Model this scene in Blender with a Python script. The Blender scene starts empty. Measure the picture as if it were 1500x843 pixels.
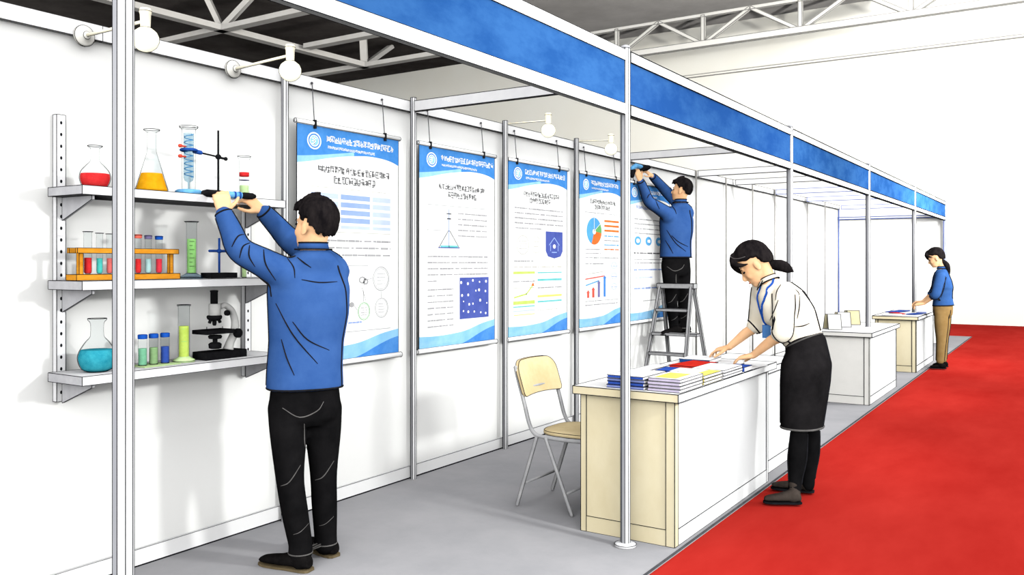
import bpy, math, random
from mathutils import Vector, Matrix, noise
from mathutils.bvhtree import BVHTree

rnd = random.Random(7)
COL = bpy.context.scene.collection
PI = math.pi

# ------------------------------------------------------------------ materials
def lin(c):
    return tuple(((v / 255) / 12.92 if v / 255 <= .04045 else ((v / 255 + .055) / 1.055) ** 2.4) for v in c)

def mat(name, rgb, rgb2=None, scale=6.0, rough=.9, lo=.35, hi=.65, detail=6, stretch=(1, 1, 1), spec=.0, metal=0, emit=0):
    """procedural paint: two tones mixed through noise, like a watercolour wash"""
    m = bpy.data.materials.new(name)
    m.use_nodes = True
    nt = m.node_tree
    b = nt.nodes['Principled BSDF']
    b.inputs['Roughness'].default_value = rough
    b.inputs['Specular IOR Level'].default_value = spec
    b.inputs['Metallic'].default_value = metal
    c = (*lin(rgb), 1)
    if rgb2 is None:
        rgb2 = tuple(max(0, v * .965) for v in rgb)
    c2 = (*lin(rgb2), 1)
    tc = nt.nodes.new('ShaderNodeTexCoord')
    mp = nt.nodes.new('ShaderNodeMapping')
    mp.inputs['Scale'].default_value = stretch
    nz = nt.nodes.new('ShaderNodeTexNoise')
    nz.inputs['Scale'].default_value = scale
    nz.inputs['Detail'].default_value = detail
    nz.inputs['Roughness'].default_value = .65
    rp = nt.nodes.new('ShaderNodeValToRGB')
    rp.color_ramp.elements[0].position = lo
    rp.color_ramp.elements[1].position = hi
    rp.color_ramp.elements[0].color = c2
    rp.color_ramp.elements[1].color = c
    L = nt.links.new
    L(tc.outputs['Object'], mp.inputs['Vector'])
    L(mp.outputs['Vector'], nz.inputs['Vector'])
    L(nz.outputs['Fac'], rp.inputs['Fac'])
    L(rp.outputs['Color'], b.inputs['Base Color'])
    if emit:
        L(rp.outputs['Color'], b.inputs['Emission Color'])
        b.inputs['Emission Strength'].default_value = emit
    return m

def glass_mat(name, rim=(70, 78, 84), body=(250, 252, 252), lo=.70, hi=.93, tint=.06):
    """thin clear glass: see-through face on, dark at grazing angles as thick glass walls are"""
    m = bpy.data.materials.new(name)
    m.use_nodes = True
    nt = m.node_tree
    nt.nodes.remove(nt.nodes['Principled BSDF'])
    out = nt.nodes['Material Output']
    lw = nt.nodes.new('ShaderNodeLayerWeight')
    lw.inputs['Blend'].default_value = .5
    rp = nt.nodes.new('ShaderNodeMapRange')
    rp.inputs['From Min'].default_value = lo
    rp.inputs['From Max'].default_value = hi
    rp.inputs['To Min'].default_value = tint
    rp.inputs['To Max'].default_value = .92
    rp.clamp = True
    tr = nt.nodes.new('ShaderNodeBsdfTransparent')
    tr.inputs['Color'].default_value = (*lin(body), 1)
    df = nt.nodes.new('ShaderNodeBsdfDiffuse')
    df.inputs['Color'].default_value = (*lin(rim), 1)
    mx = nt.nodes.new('ShaderNodeMixShader')
    L = nt.links.new
    L(lw.outputs['Facing'], rp.inputs['Value'])
    L(rp.outputs['Result'], mx.inputs['Fac'])
    L(tr.outputs[0], mx.inputs[1])
    L(df.outputs[0], mx.inputs[2])
    L(mx.outputs[0], out.inputs['Surface'])
    return m

M = {}
def mk(k, *a, **kw):
    M[k] = mat(k, *a, **kw)

# ------------------------------------------------------------------ mesh builder
def V(p):
    return Vector(p)

def spline(pts, n=6):
    """Catmull-Rom through tuples of any length"""
    pts = [tuple(p) for p in pts]
    if len(pts) < 3:
        a, b = pts
        return [tuple(a[k] + (b[k] - a[k]) * i / n for k in range(len(a))) for i in range(n + 1)]
    out = []
    P = [tuple(2 * a - b for a, b in zip(pts[0], pts[1]))] + pts + [tuple(2 * a - b for a, b in zip(pts[-1], pts[-2]))]
    for i in range(1, len(P) - 2):
        for j in range(n):
            t = j / n
            out.append(tuple(.5 * (2 * P[i][k] + (P[i + 1][k] - P[i - 1][k]) * t
                       + (2 * P[i - 1][k] - 5 * P[i][k] + 4 * P[i + 1][k] - P[i + 2][k]) * t * t
                       + (3 * P[i][k] - P[i - 1][k] - 3 * P[i + 1][k] + P[i + 2][k]) * t ** 3) for k in range(len(pts[0]))))
    out.append(pts[-1])
    return out

class MB:
    def __init__(self):
        self.v, self.f, self.m, self.s = [], [], [], []

    def add(self, verts, faces, m=0, s=False):
        o = len(self.v)
        self.v += [tuple(p) for p in verts]
        for f in faces:
            self.f.append(tuple(i + o for i in f))
            self.m.append(m)
            self.s.append(s)
        return self

    def join(self, other, dm=0):
        o = len(self.v)
        self.v += other.v
        self.f += [tuple(i + o for i in f) for f in other.f]
        self.m += [k + dm for k in other.m]
        self.s += other.s
        return self

    def quad(self, a, b, c, d, m=0):
        return self.add([a, b, c, d], [(0, 1, 2, 3)], m)

    def hexa(self, c, m=0, ink=0, im=1, skip=()):
        """8 corners: bottom ring 0-3, top ring 4-7; ink = radius of the drawn edge line"""
        self.add(c, [(0, 3, 2, 1), (4, 5, 6, 7), (0, 1, 5, 4), (1, 2, 6, 5), (2, 3, 7, 6), (3, 0, 4, 7)], m)
        if ink:
            for k, (a, b) in enumerate(((0, 1), (1, 2), (2, 3), (3, 0), (4, 5), (5, 6), (6, 7), (7, 4), (0, 4), (1, 5), (2, 6), (3, 7))):
                if k not in skip:
                    self.tube([c[a], c[b]], ink, 4, im)
        return self

    def box(self, x0, x1, y0, y1, z0, z1, m=0, ink=0, im=1, skip=()):
        return self.hexa([(x0, y0, z0), (x1, y0, z0), (x1, y1, z0), (x0, y1, z0), (x0, y0, z1), (x1, y0, z1), (x1, y1, z1), (x0, y1, z1)], m, ink, im, skip)

    def obox(self, c, ax, ay, az, m=0, ink=0, im=1):
        """box by centre and three half-axis vectors"""
        c, ax, ay, az = V(c), V(ax), V(ay), V(az)
        return self.hexa([c - ax - ay - az, c + ax - ay - az, c + ax + ay - az, c - ax + ay - az,
                          c - ax - ay + az, c + ax - ay + az, c + ax + ay + az, c - ax + ay + az], m, ink, im)

    def rings(self, rings, m=0, s=True, cap=True):
        n = len(rings[0])
        vs = [p for r in rings for p in r]
        fs = []
        for i in range(len(rings) - 1):
            for j in range(n):
                k = (j + 1) % n
                fs.append((i * n + j, i * n + k, (i + 1) * n + k, (i + 1) * n + j))
        if cap:
            fs.append(tuple(range(n - 1, -1, -1)))
            fs.append(tuple((len(rings) - 1) * n + j for j in range(n)))
        return self.add(vs, fs, m, s)

    def tube(self, pts, r, n=8, m=0, s=True, round_=False, ellip=1.0, ref=None):
        pts = [V(p) for p in pts]
        rs = [r] * len(pts) if not isinstance(r, (list, tuple)) else list(r)
        if round_:
            d0 = (pts[0] - pts[1]).normalized(); d1 = (pts[-1] - pts[-2]).normalized()
            r0, r1 = rs[0], rs[-1]
            pre = [(pts[0] + d0 * r0 * math.sin(a), r0 * math.cos(a)) for a in (1.35, 1.0, .5)]
            post = [(pts[-1] + d1 * r1 * math.sin(a), r1 * math.cos(a)) for a in (.5, 1.0, 1.35)]
            pts = [p for p, _ in pre] + pts + [p for p, _ in post]
            rs = [q for _, q in pre] + rs + [q for _, q in post]
        rings = []
        N = V(ref) if ref is not None else None
        for i, p in enumerate(pts):
            t = (pts[min(i + 1, len(pts) - 1)] - pts[max(i - 1, 0)])
            if t.length < 1e-9:
                t = V((0, 0, 1))
            t.normalize()
            if N is None:
                N = t.cross(V((0, 0, 1)) if abs(t.z) < .9 else V((1, 0, 0))).normalized()
            N = (N - t * N.dot(t))
            if N.length < 1e-6:
                N = t.orthogonal()
            N.normalize()
            B = t.cross(N)
            ph = PI / 4 if n == 4 else 0
            rings.append([p + N * rs[i] * math.cos(2 * PI * j / n + ph) + B * rs[i] * ellip * math.sin(2 * PI * j / n + ph) for j in range(n)])
        return self.rings(rings, m, s and n > 4)

    def lathe(self, prof, c=(0, 0, 0), n=28, m=0, axis=None, cap=True):
        c = V(c)
        az = V(axis or (0, 0, 1)).normalized()
        ax = az.orthogonal().normalized()
        ay = az.cross(ax)
        return self.rings([[c + az * z + ax * r * math.cos(2 * PI * j / n) + ay * r * math.sin(2 * PI * j / n) for j in range(n)] for r, z in prof], m, True, cap)

    def ellipsoid(self, c, ax, ay, az, m=0, nu=20, nv=12):
        c, ax, ay, az = V(c), V(ax), V(ay), V(az)
        rings = []
        for i in range(nv + 1):
            t = PI * (i + .02) / (nv + .04)
            rings.append([c - az * math.cos(t) + (ax * math.cos(2 * PI * j / nu) + ay * math.sin(2 * PI * j / nu)) * math.sin(t) for j in range(nu)])
        return self.rings(rings, m)

    def loft(self, secs, n=24, m=0, p=2.0):
        """sections (centre, half-axis a, half-axis b); superellipse exponent p"""
        rings = []
        for c, a, b in secs:
            c, a, b = V(c), V(a), V(b)
            rg = []
            for j in range(n):
                t = 2 * PI * j / n
                ct, st = math.cos(t), math.sin(t)
                rg.append(c + a * math.copysign(abs(ct) ** (2 / p), ct) + b * math.copysign(abs(st) ** (2 / p), st))
            rings.append(rg)
        return self.rings(rings, m)

    def disc(self, c, ax, ay, m=0, n=28, r0=0.0):
        """flat disc, or ring when r0 (fraction) > 0"""
        c, ax, ay = V(c), V(ax), V(ay)
        P = [ax * math.cos(2 * PI * j / n) + ay * math.sin(2 * PI * j / n) for j in range(n)]
        if not r0:
            return self.add([c + q for q in P], [tuple(range(n))], m)
        return self.add([c + q for q in P] + [c + q * r0 for q in P], [(j, (j + 1) % n, n + (j + 1) % n, n + j) for j in range(n)], m)

    def mesh(self, name, off=(0, 0, 0)):
        me = bpy.data.meshes.new(name)
        ox, oy, oz = off
        me.from_pydata([(x - ox, y - oy, z - oz) for x, y, z in self.v], [], self.f)
        me.polygons.foreach_set('material_index', self.m)
        me.polygons.foreach_set('use_smooth', self.s)
        me.update()
        return me

def remesh(mb, voxel, it=6, fac=.5):
    """weld a pile of closed shapes into one continuous skin"""
    me = mb.mesh('tmp')
    o = bpy.data.objects.new('tmp', me)
    COL.objects.link(o)
    md = o.modifiers.new('r', 'REMESH'); md.mode = 'VOXEL'; md.voxel_size = voxel
    if it:
        sm = o.modifiers.new('s', 'SMOOTH'); sm.iterations = it; sm.factor = fac
    dg = bpy.context.evaluated_depsgraph_get()
    ev = o.evaluated_get(dg)
    m2 = ev.to_mesh()
    r = MB()
    r.v = [tuple(v.co) for v in m2.vertices]
    r.f = [tuple(p.vertices) for p in m2.polygons]
    r.m = [0] * len(r.f)
    r.s = [True] * len(r.f)
    ev.to_mesh_clear()
    bpy.data.objects.remove(o)
    bpy.data.meshes.remove(me)
    return r

# ------------------------------------------------------------------ objects
def mats_of(ms):
    return [M[k] if isinstance(k, str) else k for k in ([ms] if isinstance(ms, str) else ms)]

def link(name, mb, ms, parent=None, off=(0, 0, 0)):
    me = mb.mesh(name, off)
    for k in mats_of(ms):
        me.materials.append(k)
    o = bpy.data.objects.new(name, me)
    COL.objects.link(o)
    if parent is not None:
        o.parent = parent
    return o

def struct(name, mb, ms):
    o = link(name, mb, ms)
    o['kind'] = 'structure'
    return o

def tag(o, label, cat, group=None):
    o['label'] = label
    o['category'] = cat
    if group:
        o['group'] = group
    return o

def single(name, mb, ms, label, cat, group=None, loc=None):
    off = loc or (0, 0, 0)
    o = link(name, mb, ms, None, off)
    o.location = off
    return tag(o, label, cat, group)

class Thing:
    def __init__(self, name, label, cat, loc=(0, 0, 0), group=None):
        self.o = bpy.data.objects.new(name, None)
        self.o.empty_display_size = .05
        COL.objects.link(self.o)
        self.loc = tuple(loc)
        self.o.location = loc
        tag(self.o, label, cat, group)

    def part(self, name, mb, ms, parent=None, label=None):
        o = link(name, mb, ms, parent or self.o, self.loc)
        if label:
            o['label'] = label
        return o

def dup(t, loc, label, rotz=0, group=None):
    """copy of a thing, its parts and sub-parts"""
    r = t.copy(); COL.objects.link(r)
    r.location = loc
    r.rotation_euler = (0, 0, rotz)
    r['label'] = label
    if group:
        r['group'] = group
    for ch in list(t.children):
        c = ch.copy(); COL.objects.link(c); c.parent = r
        for g in list(ch.children):
            d = g.copy(); COL.objects.link(d); d.parent = c
    return r

def ir(y):
    """width of a drawn edge line, a little bolder on the far bays"""
    return .0010 + .00036 * y

# ------------------------------------------------------------------ palette
mk('ink', (38, 38, 42), (28, 28, 30), 20)
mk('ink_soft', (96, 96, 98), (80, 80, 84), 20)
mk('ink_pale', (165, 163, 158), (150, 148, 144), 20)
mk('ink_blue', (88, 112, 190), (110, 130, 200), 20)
mk('wall', (253, 253, 250), (249, 249, 246), 1.5)
mk('white', (253, 253, 252), (248, 248, 247), 3)
mk('far_wall', (253, 252, 243), (250, 247, 235), .25, detail=3)
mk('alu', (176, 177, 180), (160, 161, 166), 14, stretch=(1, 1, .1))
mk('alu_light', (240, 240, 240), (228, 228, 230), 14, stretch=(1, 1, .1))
mk('beam_grey', (214, 214, 214), (203, 203, 204), 6)
mk('fascia_blue', (36, 80, 140), (52, 98, 156), 3.2, lo=.40, hi=.62, detail=9, stretch=(1, 1, 2.2))
mk('fascia_blue_deep', (34, 76, 138), (50, 94, 152), 2.6, lo=.36, hi=.60, detail=9, stretch=(1, 1, 2.2))
mk('grey_floor', (184, 183, 185), (165, 165, 168), 1.7, lo=.3, hi=.7, detail=10)
mk('red_floor', (198, 54, 46), (180, 40, 34), 1.1, lo=.32, hi=.68, detail=10, stretch=(1.6, .6, 1))
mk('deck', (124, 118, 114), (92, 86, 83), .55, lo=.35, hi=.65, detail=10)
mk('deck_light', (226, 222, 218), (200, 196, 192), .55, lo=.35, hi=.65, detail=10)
mk('truss', (250, 247, 240), (240, 236, 228), 1.5)
mk('truss_pale', (252, 250, 244), (246, 244, 236), 1.5)

# ------------------------------------------------------------------ hall
struct('floor', MB().box(-26, 7, -3, 23, -.06, -.012), 'red_floor')
fl = MB().box(-3.79, -1.665, -2.5, 19.1, -.012, 0)
fl.tube([(-1.665, -2.5, .001), (-1.665, 19.1, .001)], .006, 4, 1)
struct('floor_1', fl, ['grey_floor', 'ink_soft'])
w = MB().box(-26.2, 7, 23, 23.2, -.06, 8.4)
w.box(-26.2, 7, 22.94, 23, 6.62, 6.68, 0, .012, 1)
struct('wall_far', w, ['far_wall', 'ink_pale'])
struct('wall_side', MB().box(-26.4, -26.2, -3, 23.2, -.06, 8.4), 'far_wall')
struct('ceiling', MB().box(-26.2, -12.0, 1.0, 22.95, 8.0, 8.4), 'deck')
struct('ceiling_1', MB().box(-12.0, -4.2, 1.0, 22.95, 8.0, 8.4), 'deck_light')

def roof_truss(label, a, b, z, zt, step, mname, ik, r=.075):
    """bottom and top chord with posts and diagonals between, along a -> b in plan"""
    a, b = Vector((*a, z)), Vector((*b, z))
    d = b - a
    n = max(1, round(d.length / step))
    up = Vector((0, 0, zt - z))
    t = Thing('roof_truss', label, 'roof truss', a, 'roof trusses under the hall ceiling')
    side = d.normalized().cross(Vector((0, 0, 1)))
    def bar(nm, p, q, w):
        u = (q - p).normalized()
        s = u.cross(side).normalized()
        mb = MB().obox((p + q) / 2, (q - p) / 2, side * w, s * w, 0, .012 if ik else 0, 1)
        t.part(nm, mb, [mname, 'ink_pale'])
    bar('bottom_chord', a, b, r)
    bar('top_chord', a + up, b + up, r * .6)
    for i in range(n + 1):
        p = a + d * i / n
        bar('web_post', p, p + up, r * .62)
        if i < n:
            bar('web_diagonal', p, p + d * .5 / n + up, r * .55)
        if i > 0:
            bar('web_diagonal', p, p - d * .5 / n + up, r * .55)

roof_truss('pale steel roof truss spanning the hall nearest the far wall', (-13.17, 21.8), (-.64, 21.8), 7.2, 7.955, 2.506, 'truss_pale', True)
def roof_bar(t, nm, p, q, w, h):
    p, q = Vector(p), Vector(q)
    u = (q - p).normalized()
    s = u.cross(Vector((0, 0, 1))).normalized()
    n_ = u.cross(s).normalized()
    t.part(nm, MB().obox((p + q) / 2, (q - p) / 2, s * w, n_ * h), 'truss')
A, B, Cc = Vector((-17.534, 13.919, 7.200)), Vector((-17.323, 18.784, 7.200)), Vector((-17.216, 16.287, 7.200))
t = Thing('roof_truss', 'light grey roof truss running lengthwise above the stall shelves', 'roof truss', A, 'roof trusses under the hall ceiling')
d = (B - A).normalized()
roof_bar(t, 'bottom_chord', A - d * 7.5, B + d * .1, .13, .07)
for p, e in ((A, (-17.868, 13.737, 7.980)), (A, (-16.953, 14.331, 7.980)), (B, (-17.262, 18.660, 7.980)), (B, (-17.261, 19.886, 7.980))):
    roof_bar(t, 'web_strut', p, e, .10, .06)
for lab, p, e0, e1 in (('light grey roof beam crossing the hall nearest the viewer', A, (-5.5, 0, 0), (5.0, 0, 0)), ('light grey roof beam branching off in the middle, between two crossing beams', Cc, (.14, 0, 0), (4.0, 0, 0)),
                       ('light grey roof beam crossing the hall in front of the far truss', B, (-6.0, 0, 0), (4.6, 0, 0))):
    t = Thing('roof_beam', lab, 'roof beam', p, 'roof beams under the hall ceiling')
    roof_bar(t, 'beam', p + Vector(e0) - Vector((0, 0, .01)), p + Vector(e1) - Vector((0, 0, .01)), .13, .06)

# ------------------------------------------------------------------ stall shell
XW, XF = -3.76, -1.92
struct('wall_left', MB().box(XW - .03, XW, .3, 17.2, 0, 2.53), 'wall')
rl = MB()
ys = [.3, 1.2, 2.3, 3.372, 4.498, 5.614, 6.764, 7.78, 9.7, 11.04, 12.87, 14.64, 17.2]
for a, b in zip(ys, ys[1:]):
    rl.box(XW, XW + .03, a, b, 2.465, 2.535, 0, ir(a) * .8, 1 if a < 9 else 2)
struct('trim_1', rl, ['white', 'ink', 'ink_soft'])
bb = MB()
bb.box(XW, XW + .022, .3, 17.2, 0, .082)
for a, b in zip(ys, ys[1:]):
    bb.tube([(XW + .022, a, .082), (XW + .022, b, .082)], ir(a) * .7, 4, 1)
    bb.tube([(XW + .024, a, .004), (XW + .024, b, .004)], ir(a) * 2.0, 4, 1)
struct('baseboard_left', bb, ['white', 'ink'])
ew = MB().box(XW, XF, 17.2, 17.23, 0, 2.31)
ew.box(XW, XF, 17.17, 17.2, 2.27, 2.31, 0, .009, 1)
ew.tube([(XW + .02, 17.17, 0), (XW + .02, 17.17, 2.5)], .012, 6, 1)
struct('wall_end', ew, ['wall', 'ink_blue'])

def post_mb(x, y, r, h, ik, imat=2):
    mb = MB()
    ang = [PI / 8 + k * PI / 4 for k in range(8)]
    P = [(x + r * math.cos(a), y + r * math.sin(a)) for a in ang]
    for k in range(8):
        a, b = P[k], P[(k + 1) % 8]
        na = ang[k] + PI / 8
        grey = math.cos(na) * -.55 + math.sin(na) * -.83 > .45  # shade put into the colour: facets turned from the light get darker grey
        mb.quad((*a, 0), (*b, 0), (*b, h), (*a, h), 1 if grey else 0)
        mb.tube([(*a, 0), (*a, h)], ik, 4, imat)
    mb.add([(*p, h) for p in P], [tuple(range(8))], 0)
    mb.add([(*p, 0) for p in P], [tuple(range(7, -1, -1))], 0)
    mb.tube([(*p, h) for p in P + P[:1]], ik, 4, imat)
    return mb

front = [(1.237, .0245, 'tall grey aluminium post nearest the viewer, standing before the glassware shelves'),
         (4.02, .0245, 'grey aluminium post at the near end of the booklet counter, on a round foot plate'),
         (7.077, .0245, 'grey aluminium post rising behind the head of the woman in the cream shirt'),
         (10.248, .026, 'slim grey post beside the white counter with the standing cards'),
         (13.575, .028, 'slim grey post just left of the far woman in the blue top'),
         (17.12, .028, 'last and thinnest front post of the row, at the far end wall')]
for y, r, lab in front:
    t = Thing('aluminium_post', lab, 'post', (XF, y, 0), 'front posts of the stalls')
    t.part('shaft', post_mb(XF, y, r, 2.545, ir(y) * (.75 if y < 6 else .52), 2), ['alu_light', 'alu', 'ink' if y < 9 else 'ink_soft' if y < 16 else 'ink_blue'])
    cap = MB().lathe([(r * 1.0, 2.545), (r * .95, 2.556), (r * .5, 2.562)], (XF, y, 0), 16)
    t.part('cap', cap, 'alu')
    if y > 3:
        fp = MB().lathe([(.056, 0), (.056, .012), (.046, .017), (r, .02)], (XF, y, .0006), 28)
        ring = [(XF + .056 * math.cos(2 * PI * k / 28), y + .056 * math.sin(2 * PI * k / 28), .013) for k in range(29)]
        fp.tube(ring, ir(y) * .7, 4, 1)
        t.part('foot_plate', fp, ['alu_light', 'ink'])

wposts = [(3.372, .020, 'slim wall post left of the first hanging poster, behind the man at the shelves'),
          (4.498, .020, 'grey wall post between the first and second hanging posters'),
          (5.614, .020, 'grey wall post between the second and third hanging posters, carrying a lamp'),
          (6.764, .020, 'grey wall post between the third and fourth hanging posters, carrying a lamp'),
          (9.70, .012, 'thin wall post right of the man on the ladder'),
          (10.75, .010, 'thin wall post, second right of the man on the ladder'),
          (11.84, .010, 'thin wall post above the hair of the woman in the cream shirt'),
          (12.90, .010, 'thin wall post, just left of the front post behind the woman'),
          (14.77, .010, 'thin wall post, just right of the front post behind the woman'),
          (16.0, .010, 'thin wall post nearest the far inner corner of the stalls')]
for y, r, lab in wposts:
    x = XW + r + .031
    if r > .015:
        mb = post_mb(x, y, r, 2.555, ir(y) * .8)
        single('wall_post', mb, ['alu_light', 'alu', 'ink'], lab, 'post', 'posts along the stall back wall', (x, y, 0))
    else:
        mb = MB().tube([(x, y, 0), (x, y, 2.53)], r, 8)
        single('wall_post', mb, ['ink_pale'], lab, 'post', 'posts along the stall back wall', (x, y, 0))

fl_ = ['nearest', 'second', 'third', 'fourth', 'farthest']
flab = ['blue fascia board with white rails, the long nearest one crossing the top of the picture',
        'blue fascia board with white rails, second bay, starting right of the counter post',
        'blue fascia board with white rails, third bay from the viewer',
        'blue fascia board with white rails, fourth bay, above the far woman and post',
        'short looking blue fascia board with white rails at the far end of the row']
fy = [1.237, 4.02, 7.077, 10.248, 13.575, 17.12]
for k in range(5):
    a, b = fy[k] + front[k][1] + .006, fy[k + 1] - front[k + 1][1] - .006
    t = Thing('fascia_board', flab[k], 'fascia board', (XF, a, 2.204), 'blue fascia boards over the stall fronts')
    i1, i2 = ir(fy[k]) * .9, ir(fy[k + 1]) * .7
    t.part('board', MB().box(XF - .010, XF + .010, a, b, 2.258, 2.478), ['fascia_blue' if k != 1 else 'fascia_blue_deep', 'ink'])
    for z0, z1 in ((2.204, 2.2585), (2.4775, 2.532)):
        t.part('rail', MB().box(XF - .016, XF + .016, a, b, z0, z1, 0, (i1 + i2) / 2 * (1 if k == 0 else 1.5), 1), ['white', 'ink'])
# the part of the first bay that runs on past the near post, out of the frame
t = Thing('fascia_board', 'blue fascia board running out of the frame above the nearest post', 'fascia board', (XF, -1.8, 2.204), 'blue fascia boards over the stall fronts')
t.part('board', MB().box(XF - .010, XF + .010, -1.8, 1.205, 2.258, 2.478), ['fascia_blue', 'ink'])
for z0, z1 in ((2.204, 2.2585), (2.4775, 2.532)):
    t.part('rail', MB().box(XF - .016, XF + .016, -1.8, 1.205, z0, z1, 0, .0016, 1), ['white', 'ink'])

blab = ['grey overhead beam from wall post to fascia, nearest the viewer', 'grey overhead beam just right of the counter post, second from the viewer',
        'thin overhead beam over the man on the ladder, third from the viewer', 'thin overhead beam, fourth from the viewer',
        'thin overhead beam, fifth from the viewer', 'thin overhead beam next to the far end wall', 'blue edged overhead beam on top of the far end wall']
for k, y in enumerate((4.498, 7.78, 9.70, 11.04, 12.87, 14.64, 17.15)):
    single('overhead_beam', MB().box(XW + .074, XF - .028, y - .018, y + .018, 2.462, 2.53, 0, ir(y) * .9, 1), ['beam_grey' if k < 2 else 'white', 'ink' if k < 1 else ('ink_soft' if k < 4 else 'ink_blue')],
           blab[k], 'beam', 'beams between stall wall and fascia', (XW + .074, y, 2.462))

# ------------------------------------------------------------------ lamps on the stall wall
M['glass'] = glass_mat('glass', (44, 50, 56), lo=.60, hi=.88, tint=.04)
M['glass_blue'] = glass_mat('glass_blue', (80, 110, 150), (226, 240, 246), tint=.12)
M['bulb_glass'] = glass_mat('bulb_glass', (70, 66, 56), (255, 255, 250), lo=.66, hi=.90, tint=.0)
mk('cream', (252, 246, 224), (246, 238, 210), 12, emit=.25)
mk('bulb', (255, 252, 232), (252, 248, 226), 12, emit=.9)
mk('porcelain', (240, 238, 230), (226, 224, 216), 14)

def lamp(label, wall, end, disc):
    """round wall plate, straight arm, socket and round bulb"""
    t = Thing('wall_lamp', label, 'lamp', wall, 'arm lamps along the stall back wall')
    wx, wy, wz = wall
    ex, ey, ez = end
    i = ir(wy)
    if disc:
        pl = MB().lathe([(.047, 0), (.047, .012), (.040, .02), (.018, .024), (.016, .034)], (wx, wy, wz), 28, 0, (1, 0, 0))
        for rr, dx in ((.047, .012), (.017, .03)):
            pl.tube([(wx + dx, wy + rr * math.cos(a * PI / 14), wz + rr * math.sin(a * PI / 14)) for a in range(29)], i * .9, 5, 1)
        t.part('wall_plate', pl, ['porcelain', 'ink'])
    az = ez + .085
    arm = MB().tube([(wx + .02, wy, wz), (ex - .012, ey, az - .01)], .0075 if disc else .005, 10)
    for s in (-1, 1):
        arm.tube([(wx + .03, wy + s * .002, wz + s * (.0075 if disc else .005)), (ex - .02, ey + s * .002, az - .01 + s * (.0075 if disc else .005))], i * .6, 4, 1)
    t.part('arm', arm, ['cream', 'ink'])
    sk = MB().lathe([(.012, .13), (.021, .128), (.026, .115), (.022, .10), (.020, .05), (.024, .042)], (ex, ey, ez), 22)
    for rr, z in ((.0262, .115), (.0245, .044)):
        sk.tube([(ex + rr * math.cos(a * PI / 12), ey + rr * math.sin(a * PI / 12), ez + z) for a in range(25)], i * .6, 4, 1)
    sock = t.part('socket', sk, ['cream', 'ink'])
    prof = [(.022, .048), (.030, .042), (.047, .028), (.0555, .008), (.0555, -.012), (.046, -.034), (.028, -.050), (.008, -.0565)]
    b = MB().lathe([(r * .97, z * .97) for r, z in prof], (ex, ey, ez), 28)
    bo = t.part('bulb', b, 'bulb')
    t.part('bulb_glass', MB().lathe(prof, (ex, ey, ez), 32), 'bulb_glass', bo)

lamp('cream arm lamp on a round plate, above the left end of the shelves', (-3.730, 2.207, 2.468), (-3.279, 2.213, 2.394), True)
lamp('cream arm lamp on a round plate, above the right end of the shelves', (-3.730, 3.026, 2.472), (-3.300, 3.035, 2.417), True)
lamp('small cream lamp on a thin arm, above the second and third hanging posters', (-3.70, 5.614, 2.53), (-3.320, 5.614, 2.449), False)
lamp('small cream lamp on a thin arm, beside the top of the counter post', (-3.70, 6.764, 2.53), (-3.367, 6.764, 2.440), False)

# ------------------------------------------------------------------ shelving
mk('shelf', (250, 250, 250), (243, 243, 244), 8)
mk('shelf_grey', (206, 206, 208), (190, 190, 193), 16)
t = Thing('wall_shelving', 'white three-tier shelving on slotted uprights carrying laboratory glassware', 'shelves', (-3.76, 2.05, .84))
for y in (2.105, 3.13):
    zt = 2.10 if y < 3 else 1.735
    up = MB().box(-3.758, -3.728, y - .02, y + .02, .84, zt, 0, .0016, 1, skip=())
    for k in range(24):
        z = .88 + k * .0515
        if z < zt:
            up.disc((-3.7275, y, z), (0, .0055, 0), (0, 0, .008), 1, 10)
    t.part('upright', up, ['shelf', 'ink'])
for z in (1.775, 1.372, .972):
    sh = MB().box(-3.727, -3.467, 2.047, 3.155, z - .038, z, 0, .0017, 2)
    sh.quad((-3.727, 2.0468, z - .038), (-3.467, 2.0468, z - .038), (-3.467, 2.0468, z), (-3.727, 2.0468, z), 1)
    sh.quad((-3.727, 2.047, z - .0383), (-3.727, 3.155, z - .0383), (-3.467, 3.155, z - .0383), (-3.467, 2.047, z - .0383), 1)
    so_ = t.part('shelf', sh, ['shelf', 'shelf_grey', 'ink'])
    for y in (2.115, 3.12):
        br = MB()
        P = [(-3.727, z - .039), (-3.50, z - .039), (-3.50, z - .055), (-3.727, z - .14)]
        for s in (-.006, .006):
            br.add([(x, y + s, zz) for x, zz in P], [(0, 1, 2, 3)], 0)
        for k in range(4):
            a, b = P[k], P[(k + 1) % 4]
            br.quad((a[0], y - .006, a[1]), (b[0], y - .006, b[1]), (b[0], y + .006, b[1]), (a[0], y + .006, a[1]), 0)
            br.tube([(a[0], y - .006, a[1]), (b[0], y - .006, b[1])], .0014, 4, 1)
        t.part('bracket', br, ['shelf_grey', 'ink'], so_)

# ------------------------------------------------------------------ glassware
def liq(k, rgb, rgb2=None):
    mk(k, rgb, rgb2 or tuple(v * .9 for v in rgb), 30, emit=.10)  # liquid colours carry a slight added glow

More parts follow.
